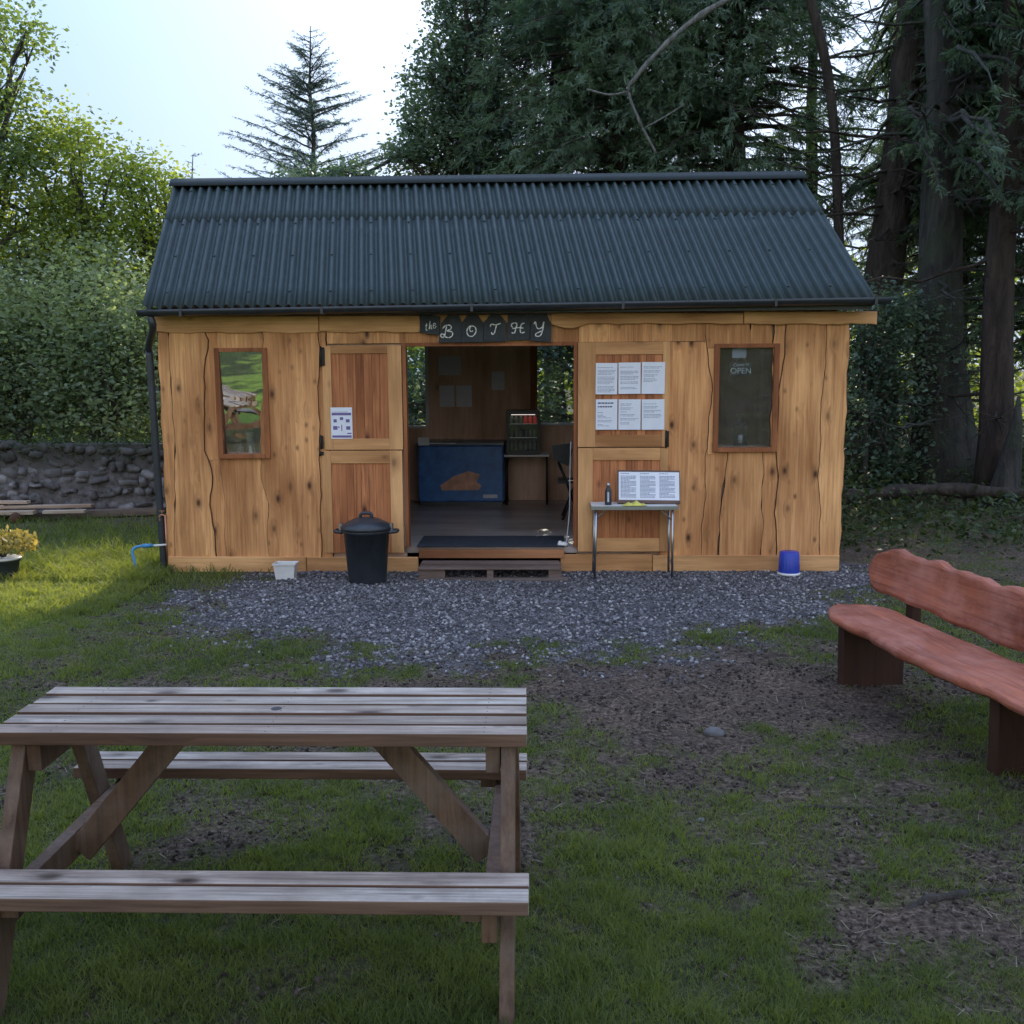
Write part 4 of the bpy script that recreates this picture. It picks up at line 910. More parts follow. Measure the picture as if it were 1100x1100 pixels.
cdx, _ = W(611, 560, .08); q = MB()
q.tube(crom([(.02, 0, 1.0), (.012, 0, .7), (.008, 0, .35), (-.02, -.02, .05), (-.03, -.06, .012)], 6), .005, 6)
cd = q.build('cable', M['label'], None); cd.location = CW(cdx, .12, FZ); tag(cd, 'thin pale cable hanging down inside the right door post', 'cable')
# inside
fa, _ = W(449, 510, 3.0); fb_, _ = W(541, 510, 3.0); fw = (fb_-fa)/2
fz = cthing('chest_freezer', (fa+fb_)/2, 3.0, FZ, 'blue chest freezer with an ice cream picture inside the doorway', 'freezer')
q = MB(); q.box(-fw, fw, 0, .56, .05, .76, .5); q.build('body', M['freezer'], fz, bevel=.02)
q = MB(); q.box(-fw-.01, fw+.01, -.012, .57, .7605, .80, .5); q.build('rim', M['freezer_top'], fz, bevel=.008)
q = MB(); q.box(-fw+.02, fw*.0, .02, .54, .801, .812, .5); q.build('glass_lid', M['glass'], fz)
q = MB(); q.box(-fw+.012, -fw+.15, -.016, -.0125, .765, .865, .5); q.build('painted_glint', M['label'], fz)  # pale plate painted as the window's reflection on the freezer
q = MB(); q.box(-fw+.14, -.06, -.016, -.0125, .786, .796, .5); q.build('handle_strip', M['label'], fz)
q = MB(); q.prism([(-.24, .20), (.22, .20), (.26, .26), (.20, .30), (.24, .40), (.10, .44), (-.08, .38), (-.20, .30), (-.26, .26)], -.004, -.0008, .5); q.build('ice_cream_picture', M['orange_art'], fz)
q = MB(); q.box(fw-.26, fw-.08, -.004, -.0008, .10, .145, .5); q.build('sticker', M['label'], fz)
q = MB(); q.box(-fw+.02, fw-.02, .02, .54, .0, .0495, .5); q.build('base', M['black_plastic'], fz)
ka, kz = W(541, 489, 3.1); kb, _ = W(590, 489, 3.1); kc_ = (ka+kb)/2; kw = (kb-ka)/2
kt = cthing('side_table', kc_, 3.1, FZ, 'narrow pale topped table carrying the small drinks fridge', 'table')
KH = kz-FZ
q = MB(); q.box(-kw, kw, 0, .4, KH-.02, KH, .5); q.build('table_top', M['white_plastic'], kt)
for a in (-kw+.03, kw-.03):
    for d_ in (.03, .37): q = MB(); q.tube([(a, d_, 0), (a, d_, KH-.02)], .013, 8); q.build('leg', M['black_metal'], kt)
ra, _ = W(544, 460, 3.15); rb_, rz = W(580, 441, 3.15); rw = (rb_-ra)/2; RH = rz-kz
fr = cthing('drinks_fridge', (ra+rb_)/2, 3.15, kz+.002, 'small black glass fronted drinks fridge with red cans on the side table', 'fridge')
q = MB(); q.box(-rw, rw, .08, .36, 0, RH, .5); q.box(-rw, -rw+.03, 0, .0795, 0, RH, .5); q.box(rw-.03, rw, 0, .0795, 0, RH, .5); q.box(-rw+.031, rw-.031, 0, .0795, 0, .05, .5); q.box(-rw+.031, rw-.031, 0, .0795, RH-.05, RH, .5); q.build('body', M['fridge'], fr)
q = MB(); q.box(-rw+.04, rw-.04, .02, .07, RH*.69, RH*.70, .5); q.build('shelf', M['alu'], fr); q = MB(); q.box(-rw+.04, rw-.04, .02, .07, RH*.38, RH*.39, .5); q.build('shelf', M['alu'], fr)
for j, zz in enumerate((.05, RH*.392, RH*.702)):
    for i in range(6):
        a = -rw+.065+i*(2*rw-.13)/5; q = MB(); h_ = .10 if j else .12
        q.lathe([(.022, 0), (.024, .008), (.023, h_*.7), (.012, h_*.85), (.011, h_)], 10, c=(a, .05, zz))
        q.build('can' if j == 2 else 'bottle', M['can_red_lit'] if (j == 2 and i > 2) else M['can_pale'], fr)
q = MB(); q.box(-rw+.06, rw-.06, .012, .022, RH-.056, RH-.0505, .5); q.build('lamp_strip', M['fridge_lamp'], fr)
q = MB(); q.box(-rw+.03, rw-.03, -.006, -.001, .05, RH-.05, .5); q.build('pane', M['clear'], fr)
ch_u, _ = W(604, 500, 1.9); ch = cthing('folding_chair', ch_u, 1.9, FZ, 'dark folding chair standing just inside the right of the doorway', 'chair')
q = MB(); q.prism([(-.10, .68), (.07, .60), (.12, .78), (.10, .86), (-.12, .84)], -.02, .02, .5); q.build('backrest', M['black_plastic'], ch)
q = MB(); q.box(-.05, .22, -.18, .2, .42, .45, .5); q.build('seat', M['black_plastic'], ch)
for d_ in (-.17, .19):
    q = MB(); q.tube([(-.05, d_, .66), (.04, d_, .44), (.2, d_, 0)], .012, 8); q.build('leg', M['black_metal'], ch)
    q = MB(); q.tube([(.18, d_+.02, .44), (-.0, d_+.02, 0)], .012, 8); q.build('leg', M['black_metal'], ch)
for i, (x0, x1, y0, y1, lb) in enumerate(((471, 495, 383, 403, 'wide dim sheet, upper left on the back wall inside'), (472, 488, 414, 437, 'left sheet of the lower pair on the back wall inside'), (490, 507, 414, 437, 'right sheet of the lower pair on the back wall inside'), (528, 542, 399, 419, 'small single sheet on the back wall above the freezer'))):
    a, z1 = W(x0, y0, DEP-.045); b, z0 = W(x1, y1, DEP-.045); q = MB(); q.box(-(b-a)/2, (b-a)/2, -.0015, 0, -(z1-z0)/2, (z1-z0)/2, .5)
    o = q.build('paper_notice', M['dim_paper']); o.location = CW((a+b)/2, DEP-.043, (z0+z1)/2); o.rotation_euler = (0, 0, WYAW); tag(o, lb, 'notice', 'sheets on the back wall inside')
# things in the windows
lu, lz = W(791, 483, .10); ln_ = cthing('lantern', W(795, 480, .12)[0], .12, wr_z0+.05, 'dark metal lantern standing behind the right window', 'lantern')
q = MB(); q.box(-.062, .062, -.05, .05, 0, .02, .5); q.box(-.062, .062, -.05, .05, .17, .185, .5)
for a in (-.056, .044):
    for d_ in (-.044, .036): q.box(a, a+.012, d_, d_+.01, .02, .17, .5)
q.build('frame', M['black_metal'], ln_)
q = MB(); q.lathe([(.06, .1855), (.035, .22), (.02, .228), (.015, .25), (.0, .252)], 12); q.build('cap', M['black_metal'], ln_)
q = MB(); q.lathe([(.022, .021), (.022, .10), (.0, .102)], 14); q.build('candle', M['label'], ln_)
q = MB(); q.tube(crom([(-.045, 0, .22), (-.03, 0, .28), (.03, 0, .28), (.045, 0, .22)], 4), .004, 6); q.build('handle', M['black_metal'], ln_)
q = MB(); sh_ = [( -.25, -.06), (.32, -.06)]; q.box(-.27, .30, -.06, .16, -.02, -.001, .5); shf = q.build('window_ledge', M['inner'], cab); shf.location = (W(797, 480, .12)[0], .12, wr_z0+.05)
ou, oz = W(795.5, 396, .03)
os_ = cthing('open_sign', ou, .012, oz, 'small black hanging sign reading COME IN OPEN in right window', 'sign')
q = MB(); q.box(-.098, .098, 0, .006, -.062, .062, .5); q.build('board', M['black_plastic'], os_)
text_mesh('lettering', 'OPEN', .076, M['chalk'], os_, (0, -.002, -.022), (R(90), 0, 0))
text_mesh('lettering', 'Come In', .042, M['chalk'], os_, (0, -.002, .036), (R(90), R(-4), 0))
q = MB(); q.tube([(-.05, .003, .062), (0, .003, .14)], .0015, 5); q.tube([(.05, .003, .062), (0, .003, .14)], .0015, 5); q.build('string', M['chalk'], os_)
pu, pz_ = W(794, 378, .02); q = MB(); q.box(-.065, .065, 0, .002, -.05, .05, .5); o = q.build('card', M['dim_paper']); o.location = CW(pu, .012, pz_-.005); o.rotation_euler = (0, 0, WYAW); tag(o, 'pale card in the top of the right window above the open sign', 'card')
# spray bottle, jug, candle behind left window: set on the outer ledge plane just inside the glass
def inwin(name, px_, v, label, cat): return cthing(name, W(px_, 484, v)[0], v, wl_z0+.045, label, cat)
o = inwin('spray_bottle', 270, .045, 'white trigger spray bottle on the sill of the left window', 'spray bottle')
q = MB(); q.lathe([(.036, 0), (.038, .01), (.038, .11), (.016, .15), (.014, .17)], 18); q.build('body', M['chalk'], o)
q = MB(); q.box(-.045, .025, -.012, .012, .172, .205, .5); q.bar((-.02, 0, .175), (-.035, 0, .125), .012, .012); q.build('trigger', M['chalk'], o)
o = inwin('small_jug', 258, .045, 'small white jug on the sill left of the spray bottle', 'jug')
q = MB(); q.lathe([(.022, 0), (.032, .02), (.034, .05), (.022, .075), (.028, .09)], 16); q.build('body', M['chalk'], o)
q = MB(); q.tube(crom([(-.02, 0, .08), (-.055, 0, .07), (-.05, 0, .03), (-.028, 0, .02)], 5), .005, 6); q.build('handle', M['chalk'], o)
o = inwin('candle', 280, .04, 'short white candle at the right end of the left window sill', 'candle')
q = MB(); q.lathe([(.016, 0), (.016, .085), (.0, .086)], 14); q.build('wax', M['chalk'], o); q = MB(); q.tube([(0, 0, .086), (0, 0, .1)], .0015, 5); q.build('wick', M['black_metal'], o)
q = MB(); q.box(-.26, .26, -.05, .12, -.02, -.001, .5); shf = q.build('window_ledge', M['inner'], cab); shf.location = (W(262, 484, .07)[0], .10, wl_z0+.045)
# stand pipe tap + blue hose
hp = ground(146, 617); hq = ground(170, 600, .12)
q = MB(); P0 = Vector(hp); 
q.tube(crom([P0+Vector((0.0, 0, -.03)), P0+Vector((-.01, .02, .10)), P0+Vector((-.04, .05, .215)), P0+Vector((.0, .08, .255)), P0+Vector((.10, .1, .262)), P0+Vector((.145, .1, .262))], 7), .014, 10)
q.tube([P0+Vector((.05, .09, .262)), P0+Vector((.13, .1, .263))], .020, 10)
hs_ = q.build('water_hose', M['hose']); tag(hs_, 'blue water hose bending into the grass left of the cabin corner', 'hose')
tp = empty('garden_tap', (hp[0]+.27, hp[1]+.12, 0), 0, 'copper and white garden tap beside the cabin downpipe', 'tap')
q = MB(); q.tube(crom([(0, 0, .55), (-.03, 0, .56), (-.055, 0, .545), (-.055, 0, .50)], 4), .009, 8); q.tube([(0, 0, .0), (0, 0, .56)], .009, 8); q.build('pipe', M['copper'], tp)
q = MB(); q.tube([(-.12, -.02, .262), (-.0, 0, .268)], .010, 8); q.build('connector', M['white_plastic'], tp)
q = MB(); q.tube([(-.03, 0, .57), (-.03, 0, .595)], .006, 8); q.box(-.055, -.005, -.006, .006, .595, .603, .5); q.build('lever', M['copper'], tp)

# ================================================================== PICNIC TABLES
def picnic(name, loc, rz, label, group):
    o = empty(name, loc, rz, label, 'picnic table', group)
    L = 1.69/2; TT = .805; th_ = .042
    ys = np.linspace(-.245, .245, 6)
    for i in range(5):
        q = MB(); q.box(-L+(.004 if i % 2 else 0), L-(.006*i % 3)*.3, ys[i]+.0105, ys[i+1]-.0105, TT-th_, TT-.002*(i % 2), .2+.15*((i*3) % 5))
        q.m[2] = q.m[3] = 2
        zt_ = TT-.002*(i % 2); yc_ = (ys[i]+ys[i+1])/2
        for ex_ in (-L+.198, L-.133, .03):
            for dy_ in (-.02, .02): q.tube([(ex_, yc_+dy_, zt_-.004), (ex_, yc_+dy_, zt_+.0006)], .0042, 6, .5, 1)
        q.build('tabletop_slat', [M['picnic_top'], M['metal_hinge'], M['picnic_side_shade']], o, bevel=.004)
    q = MB(); q.tube([(.01, .0, TT-.01), (.01, .0, TT+.0012)], .018, 16); q.build('parasol_hole', M['black_metal'], o)
    for s_ in (-1, 1):
        for k in range(2):
            c_ = s_*(.435+k*.094); q = MB(); q.box(-L-(.0 if s_ < 0 else .035), L+(.008 if s_ < 0 else -.01), c_-.040, c_+.040, .437-th_, .437, .3+.4*k); q.m[2] = q.m[3] = 1; q.build('seat_slat', [M['picnic_top'], M['picnic_side_shade']], o, bevel=.004)
    for e, ex in ((-1, -L+.09), (1, L-.058)):
        for s_ in (-1, 1):
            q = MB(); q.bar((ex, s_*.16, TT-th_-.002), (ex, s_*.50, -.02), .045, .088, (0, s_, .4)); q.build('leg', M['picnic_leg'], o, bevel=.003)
        xi = ex-e*.048
        q = MB(); q.bar((xi, -.52, .375-.045), (xi, .52, .375-.045), .045, .092); q.build('cross_beam', M['picnic_leg'], o, bevel=.003)
        q = MB(); q.bar((xi, -.215, TT-th_-.047), (xi, .215, TT-th_-.047), .045, .09); q.build('top_bearer', M['picnic_leg'], o, bevel=.003)
        for s_ in (-1, 1):
            q = MB(); q.box(xi-e*.05-.03, xi-e*.05+.026, s_*.48-.03, s_*.48+.03, .345, .376, .3); q.build('block', M['picnic_leg'], o)
        q = MB(); q.bar((xi-e*.03, -.02, .30), (xi-e*.40, -.02, TT-th_-.015), .044, .09, (0, 1, 0)); 
        # lay the brace flat side towards the benches
        q = MB(); q.bar((xi-e*.03, 0, .305), (xi-e*.41, 0, TT-th_-.006), .092, .044, (0, 1, 0)); q.build('brace', M['picnic_leg'], o, bevel=.003)
    return o
pt = picnic('picnic_table', (-.797, 3.285, 0), R(-1.6), 'weathered grey brown picnic table in the shaded foreground', None)
def copy_tree(o, parent=None):
    c = o.copy(); COL.objects.link(c); c.parent = parent
    for ch_ in list(o.children): copy_tree(ch_, c)
    return c
p2 = copy_tree(pt); p2.location = (-5.08, 3.1, 0); p2.rotation_euler = (0, 0, R(52)); p2['label'] = 'sunlit picnic table seen mirrored in the left window of the cabin'

# ================================================================== RED BENCH (runs towards the camera on the right)
bd = Vector((.185, -.983, 0)).normalized(); bang = math.atan2(bd.y, bd.x)
be = empty('log_bench', (1.86, 6.24, 0), bang, 'red stained live edged bench with curved slab back on the right', 'bench')
Lb = 3.1
def slab(n, xf, zlo, zhi): pass
# local: x along the bench (far end 0, towards camera), +y = away from the lawn side (right)
q = MB(); n = 46; top = []; 
def fe(x): return .0+.018*math.sin(x*4.1)+.012*math.sin(x*11+1)+.008*math.sin(x*23)
def bke(x): return .44+.02*math.sin(x*3.3+2)+.010*math.sin(x*13)
outl = []
for i in range(n+1):
    x = Lb*i/n; e_ = min(1, (x/.28))**.5 if x < .28 else 1; e2 = min(1, ((Lb-x)/.2))**.5 if x > Lb-.2 else 1
    mid_ = .22; outl.append((x, mid_+(fe(x)-mid_)*(.35+.65*e_)*e2, mid_+(bke(x)-mid_)*(.35+.65*e_)*e2))
prof = [(0, -.062), (-.022, -.045), (-.026, -.02), (-.012, -.004), (.012, 0)]
rows_ = []
for (x, a, b) in outl:
    r_ = []; wob = .004*math.sin(x*9)
    for (dy, dz) in prof: r_.append((x, a+dy+.015, .455+dz+wob))
    for k in range(1, 6): y_ = a+(b-a)*k/6; r_.append((x, y_, .455+wob+.005*math.sin(x*7+y_*13)+.004*math.sin(x*17-y_*31)))
    for (dy, dz) in prof[::-1]: r_.append((x, b-dy-.015, .455+dz+wob))
    rows_.append(r_)
kk = len(rows_[0])
for r_ in rows_: q.v += r_
for i in range(n):
    for k in range(kk): q.face([i*kk+k, i*kk+(k+1) % kk, (i+1)*kk+(k+1) % kk, (i+1)*kk+k], .5, 0, k != kk-1)
q.face(list(range(kk))[::-1]); q.face([n*kk+k for k in range(kk)]); q.build('seat', M['bench'], be)
q = MB(); rows_ = []; n = 60
for i in range(n+1):
    x = -.20+(Lb+.2)*i/n; xx = x+.20
    e_ = (1-(1-min(1, xx/.20))**2)**.5
    lo = .50+.012*math.sin(x*3+1)+.006*math.sin(x*15); hi = .78+.007*math.sin(x*4.2)+.009*abs(math.sin(x*6.3+1))+.007*math.sin(x*29)+.010*math.sin(x*17)
    mid_ = (lo+hi)/2; lo = mid_+(lo-mid_)*(.12+.88*e_); hi = mid_+(hi-mid_)*(.12+.88*e_); r_ = []
    lean = lambda z: .16*(z-.5)
    K = 10
    for k in range(K+1):
        z = lo+(hi-lo)*k/K; bul = .004*math.sin(x*8+z*21)+.005*math.sin(x*31-z*9)*abs(math.sin(x*5+1))
        r_.append((x, .475+lean(z)-.0+bul*(1 if 0 < k < K else .3), z))
    for k in range(K, -1, -1):
        z = lo+(hi-lo)*k/K; r_.append((x, .475+lean(z)+.055, z-.004))
    rows_.append(r_)
kk = len(rows_[0])
for r_ in rows_: q.v += r_
for i in range(n):
    for k in range(kk): q.face([i*kk+k, i*kk+(k+1) % kk, (i+1)*kk+(k+1) % kk, (i+1)*kk+k], .5, 0, k not in (10, 21))
q.face(list(range(kk))[::-1]); q.face([n*kk+k for k in range(kk)]); q.build('backrest', M['bench'], be)
for x in (.18, 1.62, 2.9):
    q = MB(); q.prism([(0.10, 0), (.50, 0), (.50, .395), (.09, .395)], 0, .07, .5)
    q.v = [(x+v[1], v[0], v[2]-.01) for v in q.v]; q.build('leg', M['bench_leg'], be, bevel=.006)
    q = MB(); q.box(x+.0, x+.07, .535, .60, .25, .74, .5); q.build('back_post', M['bench_leg'], be, bevel=.005)
    q = MB(); q.box(x+.07, x+.10, .42, .60, .31, .385, .5); q.build('bracket', M['bench_leg'], be)

# ================================================================== STONE WALL, PLANKS, POT
sw_ = empty('stone_wall', (-9.5, 14.0, 0), 0, 'rough grey rubble stone wall beyond the lawn on the left', 'wall')
ico_v = []; 
def ico():
    ph = (1+5**.5)/2; v = [(-1, ph, 0), (1, ph, 0), (-1, -ph, 0), (1, -ph, 0), (0, -1, ph), (0, 1, ph), (0, -1, -ph), (0, 1, -ph), (ph, 0, -1), (ph, 0, 1), (-ph, 0, -1), (-ph, 0, 1)]
    f = [(0, 11, 5), (0, 5, 1), (0, 1, 7), (0, 7, 10), (0, 10, 11), (1, 5, 9), (5, 11, 4), (11, 10, 2), (10, 7, 6), (7, 1, 8), (3, 9, 4), (3, 4, 2), (3, 2, 6), (3, 6, 8), (3, 8, 9), (4, 9, 5), (2, 4, 11), (6, 2, 10), (8, 6, 7), (9, 8, 1)]
    v = np.array(v, float); v /= np.linalg.norm(v, axis=1)[:, None]; return v, np.array(f)
IV, IF = ico()
# subdivide once
def subd(V, F):
    V = list(map(tuple, V)); F2 = []; c = {}
    def mid(a, b):
        k = (min(a, b), max(a, b))
        if k not in c: m_ = (np.array(V[a])+np.array(V[b])); m_ /= np.linalg.norm(m_); V.append(tuple(m_)); c[k] = len(V)-1
        return c[k]
    for a, b, d in F: x, y, z = mid(a, b), mid(b, d), mid(d, a); F2 += [(a, x, z), (b, y, x), (d, z, y), (x, y, z)]
    return np.array(V), np.array(F2)
SV, SF = subd(IV, IF)
SVq = np.sign(SV)*np.abs(SV)**.6   # squarish stones
P = []; SC = []
for r_ in range(9):
    x = -6.5+random.random()*.2; z = .05+r_*.105
    while x < 8.0:
        wd = .10+.20*random.random()**1.5; P.append((x+wd/2, -.06+.10*(random.random()-.5), z+.07*(random.random()-.5)+.05*math.sin(x*.9))); SC.append((wd*.5, .08+.07*random.random(), .03+.05*random.random())); x += wd
P = np.array(P); SC = np.array(SC); n = len(P)
d = np.stack([np.ones(n), (rng.random(n)-.5)*.35, (rng.random(n)-.5)*.6], -1)
V, Fq = scatter(SVq, SF, frames(d), P, SC); V += (rng.random(V.shape)-.5)*.034
m, t, o = newmat('rubble_stone'); p = N(t, 'ShaderNodeBsdfPrincipled', Roughness=.95); at = N(t, 'ShaderNodeAttribute', attribute_name='tint'); tc = N(t, 'ShaderNodeTexCoord')
r = ramp(t, [(0, (.12, .11, .11)), (.6, (.18, .168, .168)), (.88, (.24, .225, .23)), (1, (.42, .41, .42))]); t.links.new(at.outputs['Fac'], r.inputs[0])
nz = N(t, 'ShaderNodeTexNoise', Scale=7.0, Detail=8.0, Roughness=.7); t.links.new(tc.outputs['Object'], nz.inputs['Vector']); r2 = ramp(t, [(.35, (.35, .36, .34)), (.7, (1.3, 1.28, 1.3))]); t.links.new(nz.outputs[0], r2.inputs[0])
cc = mixc(t, 1.0, r.outputs[0], r2.outputs[0], 'MULTIPLY')
sx = N(t, 'ShaderNodeSeparateXYZ'); t.links.new(tc.outputs['Object'], sx.inputs[0]); ms = N(t, 'ShaderNodeMapRange'); ms.inputs[1].default_value = .5; ms.inputs[2].default_value = .8; t.links.new(sx.outputs[2], ms.inputs[0])
cc = mixc(t, math_(t, 'MULTIPLY', ms.outputs[0], .75), cc, (.035, .034, .026)); t.links.new(cc, p.inputs['Base Color'])
bb = N(t, 'ShaderNodeBump', Strength=.8, Distance=.02); t.links.new(nz.outputs[0], bb.inputs['Height']); t.links.new(bb.outputs[0], p.inputs['Normal']); t.links.new(p.outputs[0], o.inputs[0]); M['rubble'] = m
npmesh('stones', V, Fq, np.repeat(rng.random(n)**1.3, len(SF)), M['rubble'], sw_)
q = MB(); q.box(-6.6, 8.1, -.135, .35, -.05, .97, .35); q.build('core', M['rubble'], sw_)
# overgrowth on wall top (part of the wall)
n = 9000; X = -6.5+14.5*rng.random(n); Z = .86+.14*rng.random(n)**1.0-.28*rng.random(n)**3; Yw = -.16+.4*rng.random(n)
T = np.array([[0, -.5, 0], [1, -.12, .0], [1, .12, 0], [0, .5, 0]])*np.array([1, .14, 1])
d = np.stack([rng.normal(size=n)*.6, rng.normal(size=n)*.5-.3, .8*rng.random(n)-.1], -1)
V, Fq = scatter(T, np.array([[0, 1, 2, 3]]), frames(d, rng.random(n)*6), np.stack([X, Yw, Z], -1), .07+.12*rng.random(n))
npmesh('overgrowth', V, Fq, rng.random(n), M['under'], sw_)
# planks stacked at its foot
def plank(px0, py0, px1, py1, Y, wd, th_, lab, mat='plank_a', grp='planks lying along the foot of the stone wall'):
    a = atY(px0, py0, Y); b = atY(px1, py1, Y); a[2] = max(a[2], .02); b[2] = max(b[2], .02)
    q = MB(); v = Vector(b)-Vector(a); q.box(-v.length/2, v.length/2, -wd/2, wd/2, -th_/2, th_/2, random.random())
    o = q.build('plank', M[mat], None, bevel=.003); o.location = (Vector(a)+Vector(b))/2; o.rotation_euler = (0, -math.asin(v.z/v.length), math.atan2(v.y, v.x)); tag(o, lab, 'plank', grp); return o
plank(-60, 539, 31, 539.5, 13.55, .12, .035, 'short pale plank, highest and farthest left at the wall foot')
plank(-60, 546, 100, 543, 13.5, .13, .035, 'long pale plank slanting up to the right at the wall foot')
plank(-60, 552, 38, 550, 13.4, .15, .05, 'thick pale plank lying left of the dark lump at the wall foot')
plank(47, 550, 92, 549, 13.4, .10, .04, 'short whitish plank right of the dark lump at the wall foot')
plank(-60, 545.5, 8, 545, 13.6, .2, .09, 'short stub of stacked timber at the left edge of the photo')
plank(30, 556, 178, 548.5, 13.75, .18, .09, 'long dark grey plank running to the cabin corner', 'grey_wood')
lm = ground(43, 553); q = MB(); q.lathe([(.06, -.02), (.075, .04), (.06, .10), (.02, .13)], 12); o = q.build('boulder', M['bark_edge']); o.location = (lm[0], 13.25, 0); tag(o, 'small dark lump between the planks at the wall foot', 'stone')
# potted plant at left edge
pp = ground(0, 628); pot = empty('potted_plant', (pp[0]+.0, pp[1]+.1, 0), 0, 'yellow leaved plant in a dark pot at the left edge', 'plant')
q = MB(); q.lathe([(.10, 0), (.105, .02), (.135, .20), (.15, .205), (.15, .235), (.13, .235)], 24); q.build('pot', M['dull_pot'], pot)
q = MB(); q.lathe([(.155, .222), (.157, .232), (.150, .242)], 24); q.build('pot_rim', M['white_plastic'], pot)
n = 700; th_ = rng.random(n)*6.28; rr = .30*np.sqrt(rng.random(n)); zz = .30+.22*rng.random(n)*(1-.5*rr/.3); P = np.stack([rr*np.cos(th_), rr*np.sin(th_), zz], -1)
T = np.array([[0, 0, 0], [.5, -.3, .05], [1, 0, 0], [.5, .3, .05]])
V, Fq = scatter(T, np.array([[0, 1, 2, 3]]), frames(rng.normal(size=(n, 3))+np.array([0, 0, .6]), rng.random(n)*6), P, .035+.035*rng.random(n)); npmesh('foliage', V, Fq, rng.random(n), M['pot_leaf'], pot)
q = MB()
for i in range(12): a = i*.52; q.tube(crom([(0, 0, .2), (.06*math.cos(a), .06*math.sin(a), .32), (.2*math.cos(a), .2*math.sin(a), .44)], 4), .006, 5)
q.build('stem', M['bark_grey'], pot)

# stones and roots on the lawn
def rock(px_, py_, r_, lab, mat='stone', flat=.55):
    g_ = ground(px_, py_); V = SV.copy()*(1+.25*(rng.random((len(SV), 1))-.5)); V = V*np.array([r_, r_*.8, r_*flat]); o = npmesh('stone', V, SF, np.full(len(SF), .5), M[mat]); o.location = (g_[0], g_[1], float(hgt(g_[0], g_[1]))+r_*flat*.25); o.rotation_euler = (0, 0, random.random()*6); tag(o, lab, 'stone')
rock(767, 789, .055, 'rounded grey stone set in bare soil between gravel and lawn')
rock(112, 897, .05, 'pale stone on the ground behind the left legs of picnic table')
rock(1077, 833, .022, 'little white stone by the near leg of the red bench', 'label')
rock(753, 879, .020, 'small pale pebble in the thin grass right of picnic table')
rock(842, 1052, .016, 'pale pebble in grass near the bottom of the photo')
def root(pts, r0, lab):
    q = MB(); P = [];
    for i, (a, b) in enumerate(pts): g_ = ground(a, b); P.append((g_[0], g_[1], float(hgt(g_[0], g_[1]))+(.004 if 0 < i < len(pts)-1 else -.02)))
    P = crom(P, 6); K = len(P); q.tube(P, [r0*(.35+.65*math.sin(math.pi*min(.98, (i+1)/K)))*(1+.2*math.sin(i)) for i in range(K)], 7, jit=.2); o = q.build('tree_root', M['root']); tag(o, lab, 'root')
root([(965, 985), (990, 970), (1020, 965), (1060, 962), (1110, 958)], .018, 'exposed tree root crossing bare soil at the right edge')
root([(820, 862), (860, 866), (920, 868), (1000, 868)], .012, 'thin exposed root in the soil left of the red bench')
root([(120, 987), (165, 994), (205, 990)], .012, 'thin dead branch on the grass below the front seat of picnic table')

# ================================================================== TREES
LEAF = np.array([[0, 0, 0], [.5, -.32, .06], [1, 0, -.04], [.5, .32, .06]]); LF = np.array([[0, 1, 2, 3]])
def leafcloud(P, size, seed=0, droop=0.0):
    n = len(P); d = rng.normal(size=(n, 3)); d[:, 2] = d[:, 2]*.45-droop
    return scatter(LEAF, LF, frames(d, rng.normal(size=n)*.9), P, size*(.6+.8*rng.random(n)))
def limbs(mb, p0, p1, r0, r1, n=6, sag=.1, wig=.12, sides=7):
    p0 = Vector(p0); p1 = Vector(p1); L = (p1-p0).length; P = []
    for i in range(n+1):
        t_ = i/n; q = p0.lerp(p1, t_)+Vector((random.gauss(0, wig*.3), random.gauss(0, wig*.3), random.gauss(0, wig*.25)))*(1 if 0 < i < n else 0)*L*.25; q.z += sag*L*math.sin(math.pi*t_)*.5; P.append(q)
    mb.tube(P, [r0+(r1-r0)*i/n for i in range(n+1)], sides, .5, caps=False); return P
